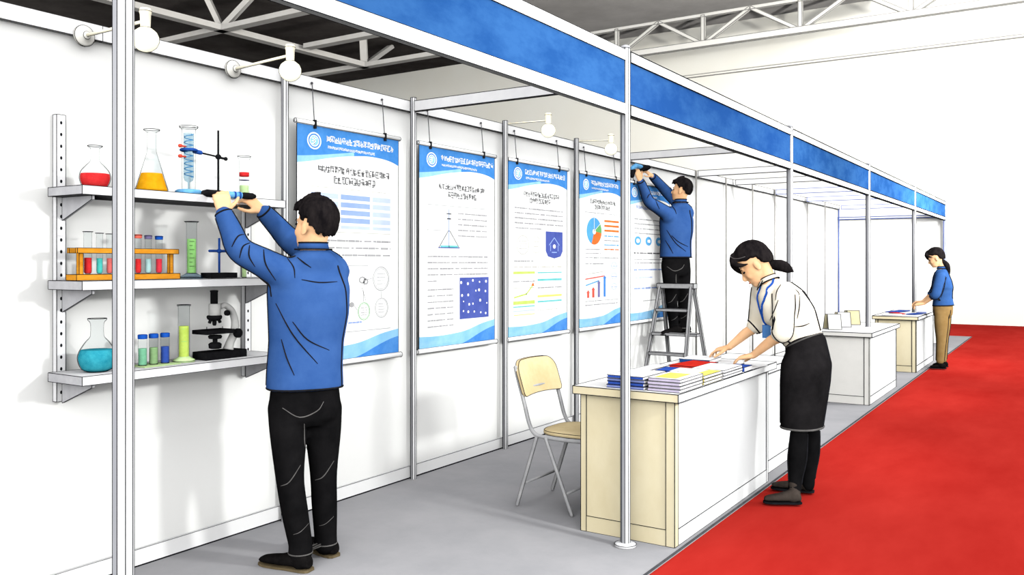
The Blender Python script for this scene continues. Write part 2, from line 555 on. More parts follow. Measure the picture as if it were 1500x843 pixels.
liq('l_red', (232, 58, 58), (214, 40, 44)); liq('l_amber', (240, 170, 28), (222, 150, 14)); liq('l_teal', (62, 172, 190), (40, 146, 168))
liq('l_aqua', (84, 208, 196)); liq('l_coral', (238, 116, 110)); liq('l_pale', (186, 222, 220)); liq('l_pink', (242, 62, 78))
liq('l_green', (160, 218, 132), (140, 202, 112)); liq('l_lime', (206, 228, 110), (190, 214, 90)); liq('l_sea', (132, 200, 160)); liq('l_moss', (150, 186, 130))
liq('l_navy', (58, 88, 176)); liq('l_sky', (120, 186, 232), (90, 160, 216)); liq('l_mint', (206, 236, 170))
mk('cap_blue', (34, 92, 190), (24, 74, 168), 20); mk('cap_coral', (232, 110, 92), (220, 96, 80), 20); mk('cap_purple', (120, 112, 150), (104, 96, 134), 20)
mk('wood', (232, 160, 52), (210, 134, 34), 14, stretch=(1, 1, 4)); mk('black', (32, 32, 34), (22, 22, 24), 20); mk('blue_metal', (44, 88, 172), (32, 70, 150), 20)
mk('knob_red', (226, 84, 66), (212, 66, 50), 20); mk('sheen', (255, 255, 255))

def ring(mb, c, r, z, w, m=0, axis=None):
    x, y, z0 = c
    mb.tube([(x + r * math.cos(a * PI / 16), y + r * math.sin(a * PI / 16), z0 + z) for a in range(33)], w, 5, m)

def vessel(name, label, cat, c, prof, fill, liquid, group=None, foot=None, footm='glass_blue', cap=None, ticks=0, extra=None, rim=True, tickm='ink'):
    """glass vessel turned from a profile, filled up to a height"""
    t = Thing(name, label, cat, c, group)
    P = spline(prof, 5)
    g = MB().lathe(P, c, 36, 0, None, False)
    if rim:
        ring(g, c, prof[-1][0], prof[-1][1], .0016, 1)
        ring(g, c, prof[0][0] * .98, prof[0][1] + .0008, .0015, 1)
    if ticks:
        n, zz0, zz1 = ticks
        r = prof[1][0] + .0006
        for k in range(n):
            z = zz0 + (zz1 - zz0) * k / (n - 1)
            a0 = math.atan2(-.54, .84) - .45
            L_ = .9 if k % 2 == 0 else .55
            g.tube([(c[0] + r * math.cos(a0 + L_ * q / 5), c[1] + r * math.sin(a0 + L_ * q / 5), c[2] + z) for q in range(6)], .0013, 4, 2)
    t.part('glass', g, ['glass', 'ink', tickm])
    if liquid:
        z0 = P[0][1] + .003
        gp = .004 if prof[2][0] > .02 else .0018
        ins = [(max(.002, r - gp), max(z, z0)) for r, z in P if z < fill]
        rl = ins[-1][0]
        for (ra, za), (rb, zb) in zip(P, P[1:]):
            if za <= fill <= zb and zb > za:
                rl = ra + (rb - ra) * (fill - za) / (zb - za) - gp
                break
        lq = MB().lathe([(.001, z0)] + ins + [(rl, fill), (rl * .5, fill + .0003)], c, 32)
        t.part('liquid', lq, liquid)
    if foot:
        fr, fh = foot
        fm = MB().lathe([(fr, 0), (fr, fh * .4), (fr * .6, fh * .8), (prof[0][0] * 1.02, fh)], c, 30)
        ring(fm, c, fr, fh * .25, .0014, 1)
        t.part('foot', fm, [footm, 'ink'])
    if cap:
        r, z0, z1, m = cap
        t.part('cap', MB().lathe([(r, z0), (r * 1.04, z0 + .003), (r * 1.04, z1 - .003), (r * .9, z1)], c, 24), m)
    if extra:
        extra(t)
    return t

XS = -3.585
Z1, Z2, Z3 = 1.776, 1.373, .973
vessel('round_flask', 'round glass flask of red liquid at the left end of the top shelf', 'flask', (XS, 2.175, Z1),
       [(.040, 0), (.055, .014), (.0635, .042), (.058, .072), (.038, .098), (.021, .116), (.0175, .135), (.0175, .165), (.021, .174), (.030, .180), (.030, .184)], .062, 'l_red', 'flasks on the shelves')
vessel('conical_flask', 'tall conical glass flask of amber liquid on the top shelf', 'flask', (XS, 2.452, Z1),
       [(.060, 0), (.0715, .010), (.0665, .032), (.040, .122), (.0225, .182), (.020, .200), (.020, .270), (.024, .280), (.035, .286), (.035, .291)], .088, 'l_amber', 'flasks on the shelves')
vessel('round_flask', 'large round glass flask of blue-green liquid on the bottom shelf', 'flask', (XS, 2.185, Z3),
       [(.042, 0), (.066, .016), (.0795, .055), (.074, .088), (.050, .128), (.031, .150), (.027, .166), (.027, .205), (.031, .217), (.0385, .226), (.0385, .232)], .096, 'l_teal', 'flasks on the shelves')

# glass column with a coil on a blue foot
c = (XS, 2.652, Z1)
t = Thing('coil_condenser', 'glass column with a blue coil and red taps on a round blue foot, top shelf', 'glass column', c)
t.part('foot', MB().lathe([(.061, 0), (.063, .006), (.062, .020), (.052, .026), (.032, .028)], c, 32), 'l_sky')
g = MB().lathe(spline([(.031, .029), (.031, .10), (.031, .20), (.031, .300), (.034, .318), (.043, .326), (.043, .332)], 4), c, 36, 0, None, False)
ring(g, c, .043, .332, .0016, 1); ring(g, c, .0415, .325, .0012, 1)
t.part('glass', g, ['glass', 'ink'])
ins = MB().lathe([(.004, .030), (.005, .062), (.018, .070), (.0235, .085), (.0235, .30)], c, 28, 0, None, False)
inn = t.part('inner_tube', ins, 'glass_blue')
co = MB().tube([(c[0] + .0195 * math.cos(a * .42), c[1] + .0195 * math.sin(a * .42), c[2] + .086 + .0017 * a) for a in range(125)], .0024, 6)
t.part('coil', co, 'l_sky')
for z in (.232, .183):
    kb = MB().tube([(c[0] + .010, c[1] - .024, c[2] + z), (c[0] + .014, c[1] - .052, c[2] + z)], .0042, 8)
    kb.ellipsoid((c[0] + .0145, c[1] - .058, c[2] + z), (.009, 0, 0), (0, .011, 0), (0, 0, .009))
    t.part('tap', kb, 'knob_red')

# retort stand that grips the column
c2 = (XS, 2.824, Z1)
t = Thing('retort_stand', 'thin black retort stand with a blue clamp gripping the glass column, top shelf', 'stand', c2)
t.part('base', MB().box(c2[0] - .05, c2[0] + .05, c2[1] - .045, c2[1] + .045, c2[2] + .0005, c2[2] + .012), 'black')
t.part('rod', MB().tube([(c2[0], c2[1], c2[2] + .012), (c2[0], c2[1], c2[2] + .335)], .0052, 10), 'black')
bs = MB().ellipsoid((c2[0], c2[1], c2[2] + .203), (.014, 0, 0), (0, .015, 0), (0, 0, .014))
bs.tube([(c2[0], c2[1] + .012, c2[2] + .200), (c2[0] + .004, c2[1] + .036, c2[2] + .197)], .006, 8)
bs.ellipsoid((c2[0] + .004, c2[1] + .042, c2[2] + .197), (.009, 0, 0), (0, .011, 0), (0, 0, .010))
t.part('boss', bs, 'black')
t.part('arm', MB().tube([(c2[0], c2[1] - .012, c2[2] + .204), (c2[0], c2[1] - .120, c2[2] + .214)], .0045, 8), 'black')
cl = MB().tube([(c[0] + .035 * math.cos(a), c[1] + .035 * math.sin(a), c[2] + .218) for a in [PI * .42 - k * PI * 1.55 / 18 for k in range(19)]], .0075, 8)
cl.tube([(c2[0], c2[1] - .139, c2[2] + .216), (c2[0], c2[1] - .105, c2[2] + .213)], .011, 10, 0, True, True)
t.part('clamp', cl, 'blue_metal')

def red_band(t):
    c = (XS, 2.985, Z1)
    t.part('red_layer', MB().lathe([(.024, .118), (.024, .139), (.012, .1392)], c, 24), 'l_red')
    t.part('scale_band', MB().lathe([(.0245, .098), (.0245, .101)], c, 24), 'cap_purple')
vessel('sample_cylinder', 'narrow glass cylinder with a red band, right end of the top shelf', 'cylinder', (XS, 2.985, Z1),
       [(.0262, 0), (.0262, .06), (.0262, .14), (.0262, .200), (.030, .212), (.034, .222)], .072, 'l_mint', 'measuring cylinders', extra=red_band)

# rack of test tubes
c = (XS, 2.33, Z2)
t = Thing('test_tube_rack', 'orange wooden rack holding a row of test tubes on the middle shelf', 'test tube rack', c)
t.part('base_bar', MB().box(c[0] - .04, c[0] + .04, 2.068, 2.575, Z2 + .0006, Z2 + .026, 0, .0014, 1), ['wood', 'ink'])
for s in (-1, 1):
    t.part('top_bar', MB().box(c[0] + s * .032 - .007, c[0] + s * .032 + .007, 2.073, 2.568, Z2 + .118, Z2 + .140, 0, .0014, 1), ['wood', 'ink'])
for y in (2.098, 2.540):
    t.part('upright', MB().box(c[0] + .004, c[0] + .024, y - .009, y + .009, Z2 + .027, Z2 + .140, 0, .0013, 1), ['wood', 'ink'])
tubes = [(2.142, .0165, .185, .072, 'l_red', None, 'open test tube of red liquid, leftmost in the wooden rack'),
         (2.196, .0135, .180, .070, 'l_aqua', None, 'open test tube of turquoise liquid in the wooden rack'),
         (2.243, .0130, .178, .070, 'l_coral', None, 'open test tube of coral liquid, third from the left in the rack'),
         (2.383, .0135, .176, .068, 'l_red', 'cap_coral', 'test tube of red liquid with a coral cap in the rack'),
         (2.434, .0140, .174, .068, 'l_pale', 'cap_purple', 'test tube of pale liquid with a purple grey cap in the rack'),
         (2.490, .0145, .172, .068, 'l_pink', 'cap_blue', 'test tube of red liquid with a blue cap, rightmost in the rack')]
for y, r, h, fill, lm, cp, lab in tubes:
    vessel('test_tube', lab, 'test tube', (XS, y, Z2 + .0262), [(.003, 0), (r * .75, .004), (r, .014), (r, .05), (r, h * .8), (r, h - .004), (r * 1.22, h)],
           fill, lm, 'test tubes in the wooden rack', cap=(r * 1.15, h - .014, h + .004, cp) if cp else None)

vessel('measuring_cylinder', 'tall measuring cylinder of green liquid on the middle shelf', 'cylinder', (XS, 2.668, Z2),
       [(.0235, .024), (.0245, .03), (.0245, .10), (.0245, .18), (.0245, .262), (.030, .272), (.033, .276)], .192, 'l_green', 'measuring cylinders', (.052, .026), ticks=(7, .06, .18))
c = (XS, 2.83, Z2)
t = Thing('cross_stand', 'small blue cross-armed stand on a black base, middle shelf', 'stand', c)
t.part('base', MB().box(c[0] - .04, c[0] + .04, c[1] - .078, c[1] + .078, c[2] + .0006, c[2] + .026, 0, .001, 0), 'black')
t.part('rod', MB().tube([(c[0], c[1], c[2] + .026), (c[0], c[1], c[2] + .200)], .0055, 8), 'blue_metal')
ca = MB().tube([(c[0], c[1] - .058, c[2] + .135), (c[0], c[1] + .058, c[2] + .135)], .0065, 8, 0, True, True)
ca.ellipsoid((c[0], c[1], c[2] + .135), (.012, 0, 0), (0, .014, 0), (0, 0, .011))
t.part('cross_arm', ca, 'blue_metal')
vessel('small_vial', 'small pale green vial at the right end of the middle shelf', 'vial', (XS, 2.985, Z2), [(.012, 0), (.0125, .02), (.0125, .05), (.0135, .062)], .05, 'l_mint')

# bottom shelf
single('green_mat', MB().box(-3.64, -3.52, 2.372, 2.560, Z3 + .0005, Z3 + .004), 'l_mint', 'pale green pad under the three blue-capped vials', 'pad', None, (-3.58, 2.466, Z3))
for y, lm, lab in ((2.405, 'l_sea', 'blue-capped vial of sea green liquid, left one of three'), (2.462, 'l_moss', 'blue-capped vial of moss green liquid, middle one of three'),
                   (2.522, 'l_navy', 'blue-capped vial of dark blue liquid, right one of three')):
    vessel('capped_vial', lab, 'vial', (XS, y, Z3 + .0045), [(.0185, 0), (.0195, .01), (.0195, .06), (.0195, .125), (.019, .135)], .078, lm, 'blue-capped vials', cap=(.0205, .122, .142, 'cap_blue'))
vessel('measuring_cylinder', 'measuring cylinder of lime green liquid on a flared foot, bottom shelf', 'cylinder', (XS, 2.625, Z3),
       [(.0255, .02), (.0265, .026), (.0265, .10), (.0265, .18), (.0265, .262), (.031, .268), (.031, .274)], .172, 'l_lime', 'measuring cylinders', (.050, .026), 'l_mint', ticks=(2, .10, .16), tickm='l_green')

# microscope
mk('enamel', (216, 216, 212), (200, 200, 198), 12)
c = (XS, 2.835, Z3)
def mp(px, py):
    return (c[0], 2.835 + (px - 318) * .00378, Z3 + (527 - py) * .0034)
t = Thing('microscope', 'black and grey microscope at the right end of the bottom shelf', 'microscope', c)
y0, y1 = mp(286, 0)[1], mp(350, 0)[1]
t.part('base', MB().box(c[0] - .052, c[0] + .052, y0, y1, Z3 + .0005, Z3 + .036, 0, .002, 0), 'black')
am = MB()
path = spline([mp(318, 452), mp(326, 450), mp(336, 458), mp(342, 474), mp(341, 492), mp(334, 506), mp(331, 516)], 6)
wd = spline([(.016,), (.018,), (.020,), (.021,), (.024,), (.024,), (.030,)], 6)
am.tube(path, [w_[0] for w_ in wd], 14, 0, True, False, .8, (1, 0, 0))
t.part('arm', am, 'enamel')
def vlathe(prof_px, px, off=0):
    return MB().lathe([(r, Z3 + (527 - py) * .0034) for r, py in prof_px], (c[0] + off, mp(px, 0)[1], 0), 24)
t.part('body_tube', vlathe([(.026, 464), (.029, 463), (.029, 448), (.027, 447)], 309.5), 'enamel')
t.part('eyepiece', vlathe([(.018, 447), (.018, 430), (.020, 429), (.020, 427.5), (.012, 427)], 308.5), 'black')
np_ = vlathe([(.018, 472), (.034, 469.5), (.038, 466), (.034, 464)], 309)
np_.join(vlathe([(.007, 479), (.010, 477), (.011, 471)], 309))
np_.tube([mp(303, 470), mp(301, 475)], .008, 8); np_.tube([mp(316, 470), mp(318, 475)], .008, 8)
t.part('nosepiece', np_, 'black')
a, b = mp(286, 490), mp(330, 484)
st = MB().box(c[0] - .055, c[0] + .055, a[1], b[1], a[2], b[2] - .003, 0, .002, 0)
st.tube([mp(297, 485), mp(297, 480)], .002, 6); st.tube([mp(322, 485), mp(322, 481)], .002, 6)
t.part('stage', st, 'black')
t.part('condenser', vlathe([(.020, 513), (.030, 512), (.032, 506), (.024, 504), (.012, 503), (.012, 499), (.030, 498), (.034, 495), (.030, 493)], 310), 'black')
kb = MB().lathe([(.022, 0), (.024, .004), (.024, .018), (.018, .024)], (c[0] + .018, mp(341, 0)[1], mp(0, 492)[2]), 22, 0, (1, 0, 0))
kb.lathe([(.014, 0), (.014, .014), (.008, .018)], (c[0] + .018, mp(324, 0)[1], mp(0, 461)[2]), 18, 0, (1, 0, 0))
t.part('focus_knob', kb, 'black')

# ------------------------------------------------------------------ hanging posters
def flat(k, rgb, rgb2=None, sc_=9):
    mk(k, rgb, rgb2, sc_)
PRINT = ['paper', 'p_blue', 'p_sky', 'p_swoosh', 'p_mound', 'p_text', 'p_grey', 'p_cell', 'p_cell2', 'p_navy', 'p_line', 'p_green', 'p_lime', 'p_orange', 'p_pie', 'p_teal', 'p_red', 'p_violet', 'ink', 'p_yellow']
for k, a, b in (('paper', (254, 254, 252), (250, 250, 248)), ('p_blue', (62, 128, 200), (80, 144, 212)), ('p_sky', (132, 190, 230), (152, 204, 238)),
                ('p_swoosh', (138, 192, 232), (160, 208, 240)), ('p_mound', (66, 130, 208), (88, 150, 220)), ('p_text', (96, 96, 98), (84, 84, 86)),
                ('p_grey', (172, 172, 172), (156, 156, 158)), ('p_cell', (142, 166, 220), (154, 176, 226)), ('p_cell2', (186, 200, 238), (196, 208, 242)),
                ('p_navy', (72, 86, 160), (84, 98, 172)), ('p_line', (196, 192, 182), (180, 178, 170)), ('p_green', (108, 178, 108), None), ('p_lime', (184, 222, 92), (200, 230, 120)),
                ('p_orange', (240, 128, 66), (236, 112, 52)), ('p_pie', (84, 160, 216), (96, 172, 224)), ('p_teal', (104, 190, 186), (120, 200, 206)),
                ('p_red', (226, 104, 88), (216, 90, 76)), ('p_violet', (128, 124, 176), None), ('p_yellow', (232, 224, 120), None)):
    flat(k, a, b)
PI_ = {k: i for i, k in enumerate(PRINT)}
XP = -3.70

class Sheet:
    """printed sheet: u to the right, v down, in metres; every print layer lies a hair in front of the last"""
    def __init__(self, y0, y1, ztop=2.247, h=1.385):
        self.y0, self.w, self.zt, self.h, self.L = y0, y1 - y0, ztop, h, 0
        self.mb = MB().box(XP - .002, XP, y0, y1, ztop - h, ztop, 0, .0013 + .0003 * y0, PI_['ink'], skip=(0, 1, 2, 3, 4, 5, 6, 7, 8, 11))
        self.k = self.w / .89
    def p(self, u, v, l=None):
        return (XP + .0006 + .0004 * (self.L if l is None else l), self.y0 + u * self.k, self.zt - v)
    def rect(self, u0, u1, v0, v1, m):
        self.mb.quad(self.p(u0, v1), self.p(u1, v1), self.p(u1, v0), self.p(u0, v0), PI_[m])
    def band(self, top, bot, m, u0=0, u1=.89, n=28):
        for i in range(n):
            a, b = u0 + (u1 - u0) * i / n, u0 + (u1 - u0) * (i + 1) / n
            if bot(a) - top(a) > 1e-5 or bot(b) - top(b) > 1e-5:
                self.mb.quad(self.p(a, max(bot(a), top(a))), self.p(b, max(bot(b), top(b))), self.p(b, top(b)), self.p(a, top(a)), PI_[m])
    def ell(self, u, v, ru, rv, m, r0=0, n=28):
        self.mb.disc(self.p(u, v), (0, ru * self.k, 0), (0, 0, rv), PI_[m], n, r0)
    def poly(self, pts, m):
        self.mb.add([self.p(*q) for q in pts], [tuple(range(len(pts) - 1, -1, -1))], PI_[m])
    def stroke(self, a, b, w, m):
        du, dv = b[0] - a[0], b[1] - a[1]
        L_ = math.hypot(du, dv) or 1
        nu, nv = -dv / L_ * w / 2, du / L_ * w / 2
        self.poly([(a[0] + nu, a[1] + nv), (b[0] + nu, b[1] + nv), (b[0] - nu, b[1] - nv), (a[0] - nu, a[1] - nv)], m)
    def glyphs(self, u0, u1, v, h, m, skip=.0):
        """a run of dense square characters, too small to read"""
        n = max(3, round((u1 - u0) / (h * .92)))
        cw = (u1 - u0) / n
        for i in range(n):
            if rnd.random() < skip:
                continue
            a, b = u0 + i * cw + cw * .06, u0 + (i + 1) * cw - cw * .06
            hs = sorted(rnd.sample([0, .24, .5, .74, 1.0], 3))
            for q in hs:
                x0 = a + (b - a) * rnd.choice([0, 0, .15, .4]); x1 = b - (b - a) * rnd.choice([0, 0, .1, .35])
                self.rect(x0, x1, v + (q - .5) * h - h * .085, v + (q - .5) * h + h * .085, m)
            for q in sorted(rnd.sample([.06, .34, .64, .94], 2)):
                x = a + (b - a) * q
                self.rect(x - cw * .075, x + cw * .075, v - h * rnd.choice([.5, .5, .3]), v + h * rnd.choice([.5, .5, .3]), m)
    def line(self, u0, u1, v, h, m='p_grey'):
        """a line of fine print"""
        u = u0
        while u < u1 - .004:
            e = min(u1, u + rnd.uniform(.018, .075))
            hh = h * rnd.uniform(.7, 1.1)
            self.rect(u, e, v - hh / 2, v + hh / 2, m)
            u = e + (rnd.uniform(.012, .02) if rnd.random() < .25 else .003)
    def head(self, n1=.89, sub=.66):
        W_ = .89
        e = spline([(0, .225), (.11, .207), (.25, .178), (.40, .153), (.58, .134), (.72, .135), (.82, .147), (W_, .166)], 6)
        def edge(u):
            for (a, va), (b, vb) in zip(e, e[1:]):
                if a <= u <= b + 1e-9:
                    return va + (vb - va) * (u - a) / max(1e-9, b - a)
            return e[-1][1]
        self.L = 1
        self.band(lambda u: .001, edge, 'p_blue', 0, W_, 40)
        self.L = 2
        self.band(lambda u: .186 - .062 * min(u / .45, 1) ** 1.2 + .0, lambda u: edge(u), 'p_swoosh', 0, .47, 24)
        self.L = 3
        lu, lv = .135, .088
        self.ell(lu, lv, .056, .050, 'paper'); self.L = 4
        self.ell(lu, lv, .047, .042, 'p_blue', .80)
        self.ell(lu, lv, .032, .028, 'p_sky', 0); self.L = 5
        for q in range(3):
            self.rect(lu - .020, lu + .018 - .006 * q, lv - .016 + .015 * q, lv - .010 + .015 * q, 'paper')
        self.rect(lu - .004, lu + .004, lv - .022, lv + .022, 'paper')
        self.L = 3
        self.glyphs(.235, n1 - .05, .064, .034, 'paper')
        self.glyphs(.245, sub, .113, .014, 'paper')
    def foot(self):
        H = self.h
        f = lambda a, b, u: a + (b - a) * u / .89
        lt = spline([(0, .084), (.2, .078), (.42, .086), (.55, .10), (.72, .136), (.89, .158)], 6)
        md = spline([(.46, 0), (.56, .024), (.68, .062), (.80, .094), (.89, .110)], 6)
        def at(tab, u):
            if u < tab[0][0]:
                return 0
            for (a, va), (b, vb) in zip(tab, tab[1:]):
                if a <= u <= b + 1e-9:
                    return va + (vb - va) * (u - a) / max(1e-9, b - a)
            return tab[-1][1]
        self.L = 1
        self.band(lambda u: H - at(lt, u), lambda u: H - .002, 'p_sky')
        self.L = 2
        self.band(lambda u: H - at(md, u), lambda u: H - .002, 'p_mound', .46, .89, 24)
        self.band(lambda u: H - .040 - .008 * math.sin(u * 9), lambda u: H - .022, 'p_swoosh', .02, .42, 14)
        self.L = 1

def poster(label, s, cords):
    y0, y1 = s.y0, s.y0 + s.w
    t = Thing('hanging_poster', label, 'poster', (XP, y0, s.zt - s.h), 'posters hung along the stall back wall')
    t.part('sheet', s.mb, PRINT)
    i = ir(y0)
    for z, r, ov in ((s.zt + .012, .013, .012), (s.zt - s.h - .014, .017, .022)):
        rd = MB().tube([(XP, y0 - ov, z), (XP, y1 + ov, z)], r, 12, 0, True)
        for yy in (y0 - ov, y1 + ov):
            rd.tube([(XP + r * math.cos(a * PI / 8), yy, z + r * math.sin(a * PI / 8)) for a in range(17)], i * .8, 5, 1)
        # drawn seam lines along the rod
        for a in (PI * .47, -PI * .30):
            rd.tube([(XP + r * math.cos(a), y0 - ov, z + r * math.sin(a)), (XP + r * math.cos(a), y1 + ov, z + r * math.sin(a))], i * .62, 5, 1)
        t.part('rod', rd, ['white', 'ink'])
    for yy in cords:
        c = MB().tube([(XP + .002, yy, s.zt + .03), (XP - .020, yy + .004, 2.497)], .0022 + .0001 * yy, 6)
        c.ellipsoid((XP - .022, yy + .004, 2.497), (.008, 0, 0), (0, .008, 0), (0, 0, .008), 0, 10, 8)
        co_ = t.part('cord', c, 'ink_soft')
        t.part('clip', MB().box(XP - .003, XP + .0155, yy - .007, yy + .007, s.zt - .018, s.zt + .032), 'ink', co_)

# first: a table of figures and circular diagrams
s = Sheet(3.452, 4.333)
s.head(); s.foot()
s.glyphs(.165, .80, .243, .036, 'p_text'); s.glyphs(.295, .665, .302, .038, 'p_text')
s.line(.11, .81, .352, .004, 'p_line')
for r in range(5):
    v = .385 + r * .047
    for (a, b), m in zip(((.11, .335), (.355, .615), (.64, .81)), ('p_cell2', 'p_cell', 'p_cell2')):
        if r == 4:
            m = 'p_cell2'
        s.rect(a, b, v, v + (.031 if r < 4 else .02), m)
s.rect(.11, .81, .612, .616, 'p_line')
for v in (.665, .708, .752):
    s.line(.11, .81, v, .012)
s.rect(.30, .60, .815, .819, 'p_grey')
def circ(u, v, r, m):
    s.ell(u, v, r, r, m, .93); s.ell(u, v, r * .86, r * .86, m, .95)
    for q in range(4):
        s.line(u - r * .5, u + r * .5, v - r * .4 + q * r * .27, .004)
circ(.72, .90, .078, 'p_grey'); circ(.725, 1.085, .064, 'p_grey'); circ(.56, 1.10, .056, 'p_green'); circ(.30, .93, .05, 'p_grey')
s.ell(.545, .905, .032, .022, 'p_grey', .6); s.ell(.575, .915, .025, .02, 'p_grey', .5)
for a, b in (((.58, .905), (.64, .895)), ((.56, .93), (.555, 1.04)), ((.54, .95), (.58, 1.04)), ((.72, .98), (.722, 1.02)), ((.47, 1.06), (.50, 1.09))):
    s.stroke(a, b, .004, 'p_grey')
s.line(.42, .54, 1.165, .010, 'p_cell'); s.ell(.45, 1.055, .022, .016, 'p_grey')
s.rect(.38, .81, 1.217, 1.221, 'p_grey')
poster('hanging poster with a pale blue table, partly behind the man at the shelves', s, (3.585, 4.195))

# second: a conical flask drawing and a dotted dark blue picture
s = Sheet(4.545, 5.452)
s.head(.92); s.foot()
s.glyphs(.215, .765, .260, .036, 'p_text'); s.glyphs(.315, .66, .318, .036, 'p_text')
s.rect(.09, .80, .395, .399, 'p_grey')
s.stroke((.09, .40), (.09, .70), .004, 'p_line'); s.stroke((.09, .572), (.29, .572), .004, 'p_grey')
s.L = 2
s.stroke((.328, .42), (.328, .69), .008, 'p_cell'); s.rect(.30, .355, .448, .456, 'p_text'); s.rect(.305, .35, .482, .492, 'p_text')
s.stroke((.322, .57), (.215, .69), .006, 'p_text'); s.stroke((.334, .57), (.445, .69), .006, 'p_text'); s.rect(.232, .430, .676, .690, 'p_teal')
s.stroke((.208, .692), (.452, .692), .007, 'p_navy')
for k in range(5):
    s.line(.43, .79, .445 + k * .040, .011)
for k in range(4):
    s.line(.09, .80, .755 + k * .042, .011)
s.line(.09, .19, .925, .009)
for k in range(7):
    s.line(.09, .38, .985 + k * .0425, .010)
s.L = 1
s.rect(.452, .812, .905, 1.205, 'p_navy'); s.L = 2
for k in range(20):
    u, v = .48 + (k % 5) * .075 + rnd.uniform(-.02, .02), .945 + (k // 5) * .072 + rnd.uniform(-.018, .018)
    r = rnd.uniform(.006, .013)
    s.ell(min(u, .795), v, r, r * .9, 'paper', 0, 10)
s.L = 1
poster('hanging poster with a conical flask drawing and a dotted dark blue square', s, (4.66, 5.30))

# third: grey circles, a navy shield and lime bars
s = Sheet(5.640, 6.578)
s.head(.90, .60); s.foot()
s.glyphs(.215, .76, .240, .034, 'p_text'); s.glyphs(.305, .62, .290, .036, 'p_text')
for k in range(4):
    s.line(.09, .82, .360 + k * .040, .012)
s.line(.10, .50, .520, .010)
s.ell(.205, .655, .090, .078, 'p_line', .92); s.ell(.40, .650, .07, .070, 'p_line', .92)
for k in range(4):
    s.line(.15, .26, .625 + k * .02, .006, 'p_line'); s.line(.36, .44, .625 + k * .02, .006, 'p_line')
s.poly([(.545, .535), (.815, .535), (.815, .70), (.78, .745), (.68, .762), (.58, .745), (.545, .70)], 'p_navy'); s.L = 2
for a, b in (((.60, .65), (.68, .585)), ((.68, .585), (.76, .65)), ((.62, .65), (.62, .70)), ((.74, .65), (.74, .70)), ((.64, .71), (.72, .71))):
    s.stroke(a, b, .009, 'p_cell')
s.ell(.68, .66, .022, .018, 'paper'); s.L = 1
s.line(.08, .36, .785, .012, 'p_grey')
s.line(.08, .80, .832, .009, 'p_line')
for u0, u1, v, h_, m in ((.07, .38, .878, .020, 'p_lime'), (.42, .80, .880, .010, 'p_teal'), (.42, .80, .940, .018, 'p_teal'), (.42, .80, 1.075, .018, 'p_yellow'), (.42, .80, 1.120, .014, 'p_teal'),
                         (.07, .38, 1.118, .028, 'p_lime'), (.07, .38, 1.150, .010, 'p_teal'), (.07, .38, 1.184, .010, 'p_cell2'), (.08, .38, 1.215, .007, 'p_yellow')):
    s.rect(u0, u1, v - h_ / 2, v + h_ / 2, m)
s.line(.07, .38, .948, .010); s.line(.07, .38, 1.000, .006, 'p_line'); s.line(.42, .80, 1.005, .012); s.line(.42, .80, 1.19, .006, 'p_line')
s.L = 2
s.stroke((.08, 1.075), (.26, 1.050), .012, 'p_lime'); s.stroke((.25, 1.055), (.345, .985), .012, 'p_lime'); s.poly([(.325, .985), (.355, .955), (.372, .99)], 'p_orange')
s.L = 1
poster('hanging poster with lime green bars and a dark blue shield', s, (5.76, 6.43))

# fourth: pie chart and arrows
s = Sheet(6.795, 7.66)
s.head(.87, .60); s.foot()
s.glyphs(.22, .76, .232, .034, 'p_text'); s.glyphs(.31, .63, .282, .034, 'p_text')
s.line(.11, .80, .338, .007)
cu, cv = .30, .507
def wedge(a0, a1, m):
    s.poly([(cu, cv)] + [(cu + .152 * math.sin(a0 + (a1 - a0) * k / 14), cv - .124 * math.cos(a0 + (a1 - a0) * k / 14)) for k in range(15)], m)
wedge(0, 1.0, 'p_pie'); wedge(1.0, 1.7, 'p_green'); wedge(1.7, 2.6, 'p_orange'); wedge(2.6, 3.5, 'p_orange'); wedge(3.5, 5.0, 'p_pie'); wedge(5.0, 2 * PI, 'p_pie')
s.L = 2
s.stroke((cu, cv), (cu, cv - .12), .007, 'paper'); s.stroke((cu, cv), (cu + .12, cv - .07), .005, 'paper'); s.ell(cu, cv + .005, .035, .026, 'paper', 0, 8); s.L = 1
for k, m in enumerate(('p_orange', 'p_orange', 'p_orange', 'p_pie', 'p_grey', 'p_pie', 'p_orange')):
    if k < 3:
        s.rect(.51, .83, .395 + k * .045, .415 + k * .045, m)
    else:
        s.line(.51, .83, .540 - .12 + k * .042, .012, m)
s.line(.12, .42, .675, .009); s.line(.12, .44, .712, .007)
s.line(.12, .82, .752, .010)
s.line(.12, .50, .808, .012)
s.stroke((.12, .905), (.50, .880), .006, 'p_line'); s.stroke((.12, .948), (.52, .922), .011, 'p_red'); s.stroke((.13, 1.005), (.40, .965), .012, 'p_pie')
s.L = 2
for u, v0, m in ((.178, 1.06, 'p_red'), (.28, 1.035, 'p_red'), (.395, .975, 'p_violet'), (.517, .930, 'p_mound')):
    s.rect(u - .022, u + .022, v0 + .014, 1.118, m); s.poly([(u - .036, v0 + .014), (u, v0 - .014), (u + .036, v0 + .014)], m)
s.L = 1
for k in range(3):
    s.ell(.72, .825 + k * .10, .065, .034, 'p_cell2', .75); s.line(.66, .79, .83 + k * .10, .008, 'p_cell')
s.line(.12, .82, 1.15, .007); s.line(.12, .80, 1.185, .010)
poster('hanging poster with a blue and orange pie chart and small bar arrows', s, (6.92, 7.52))

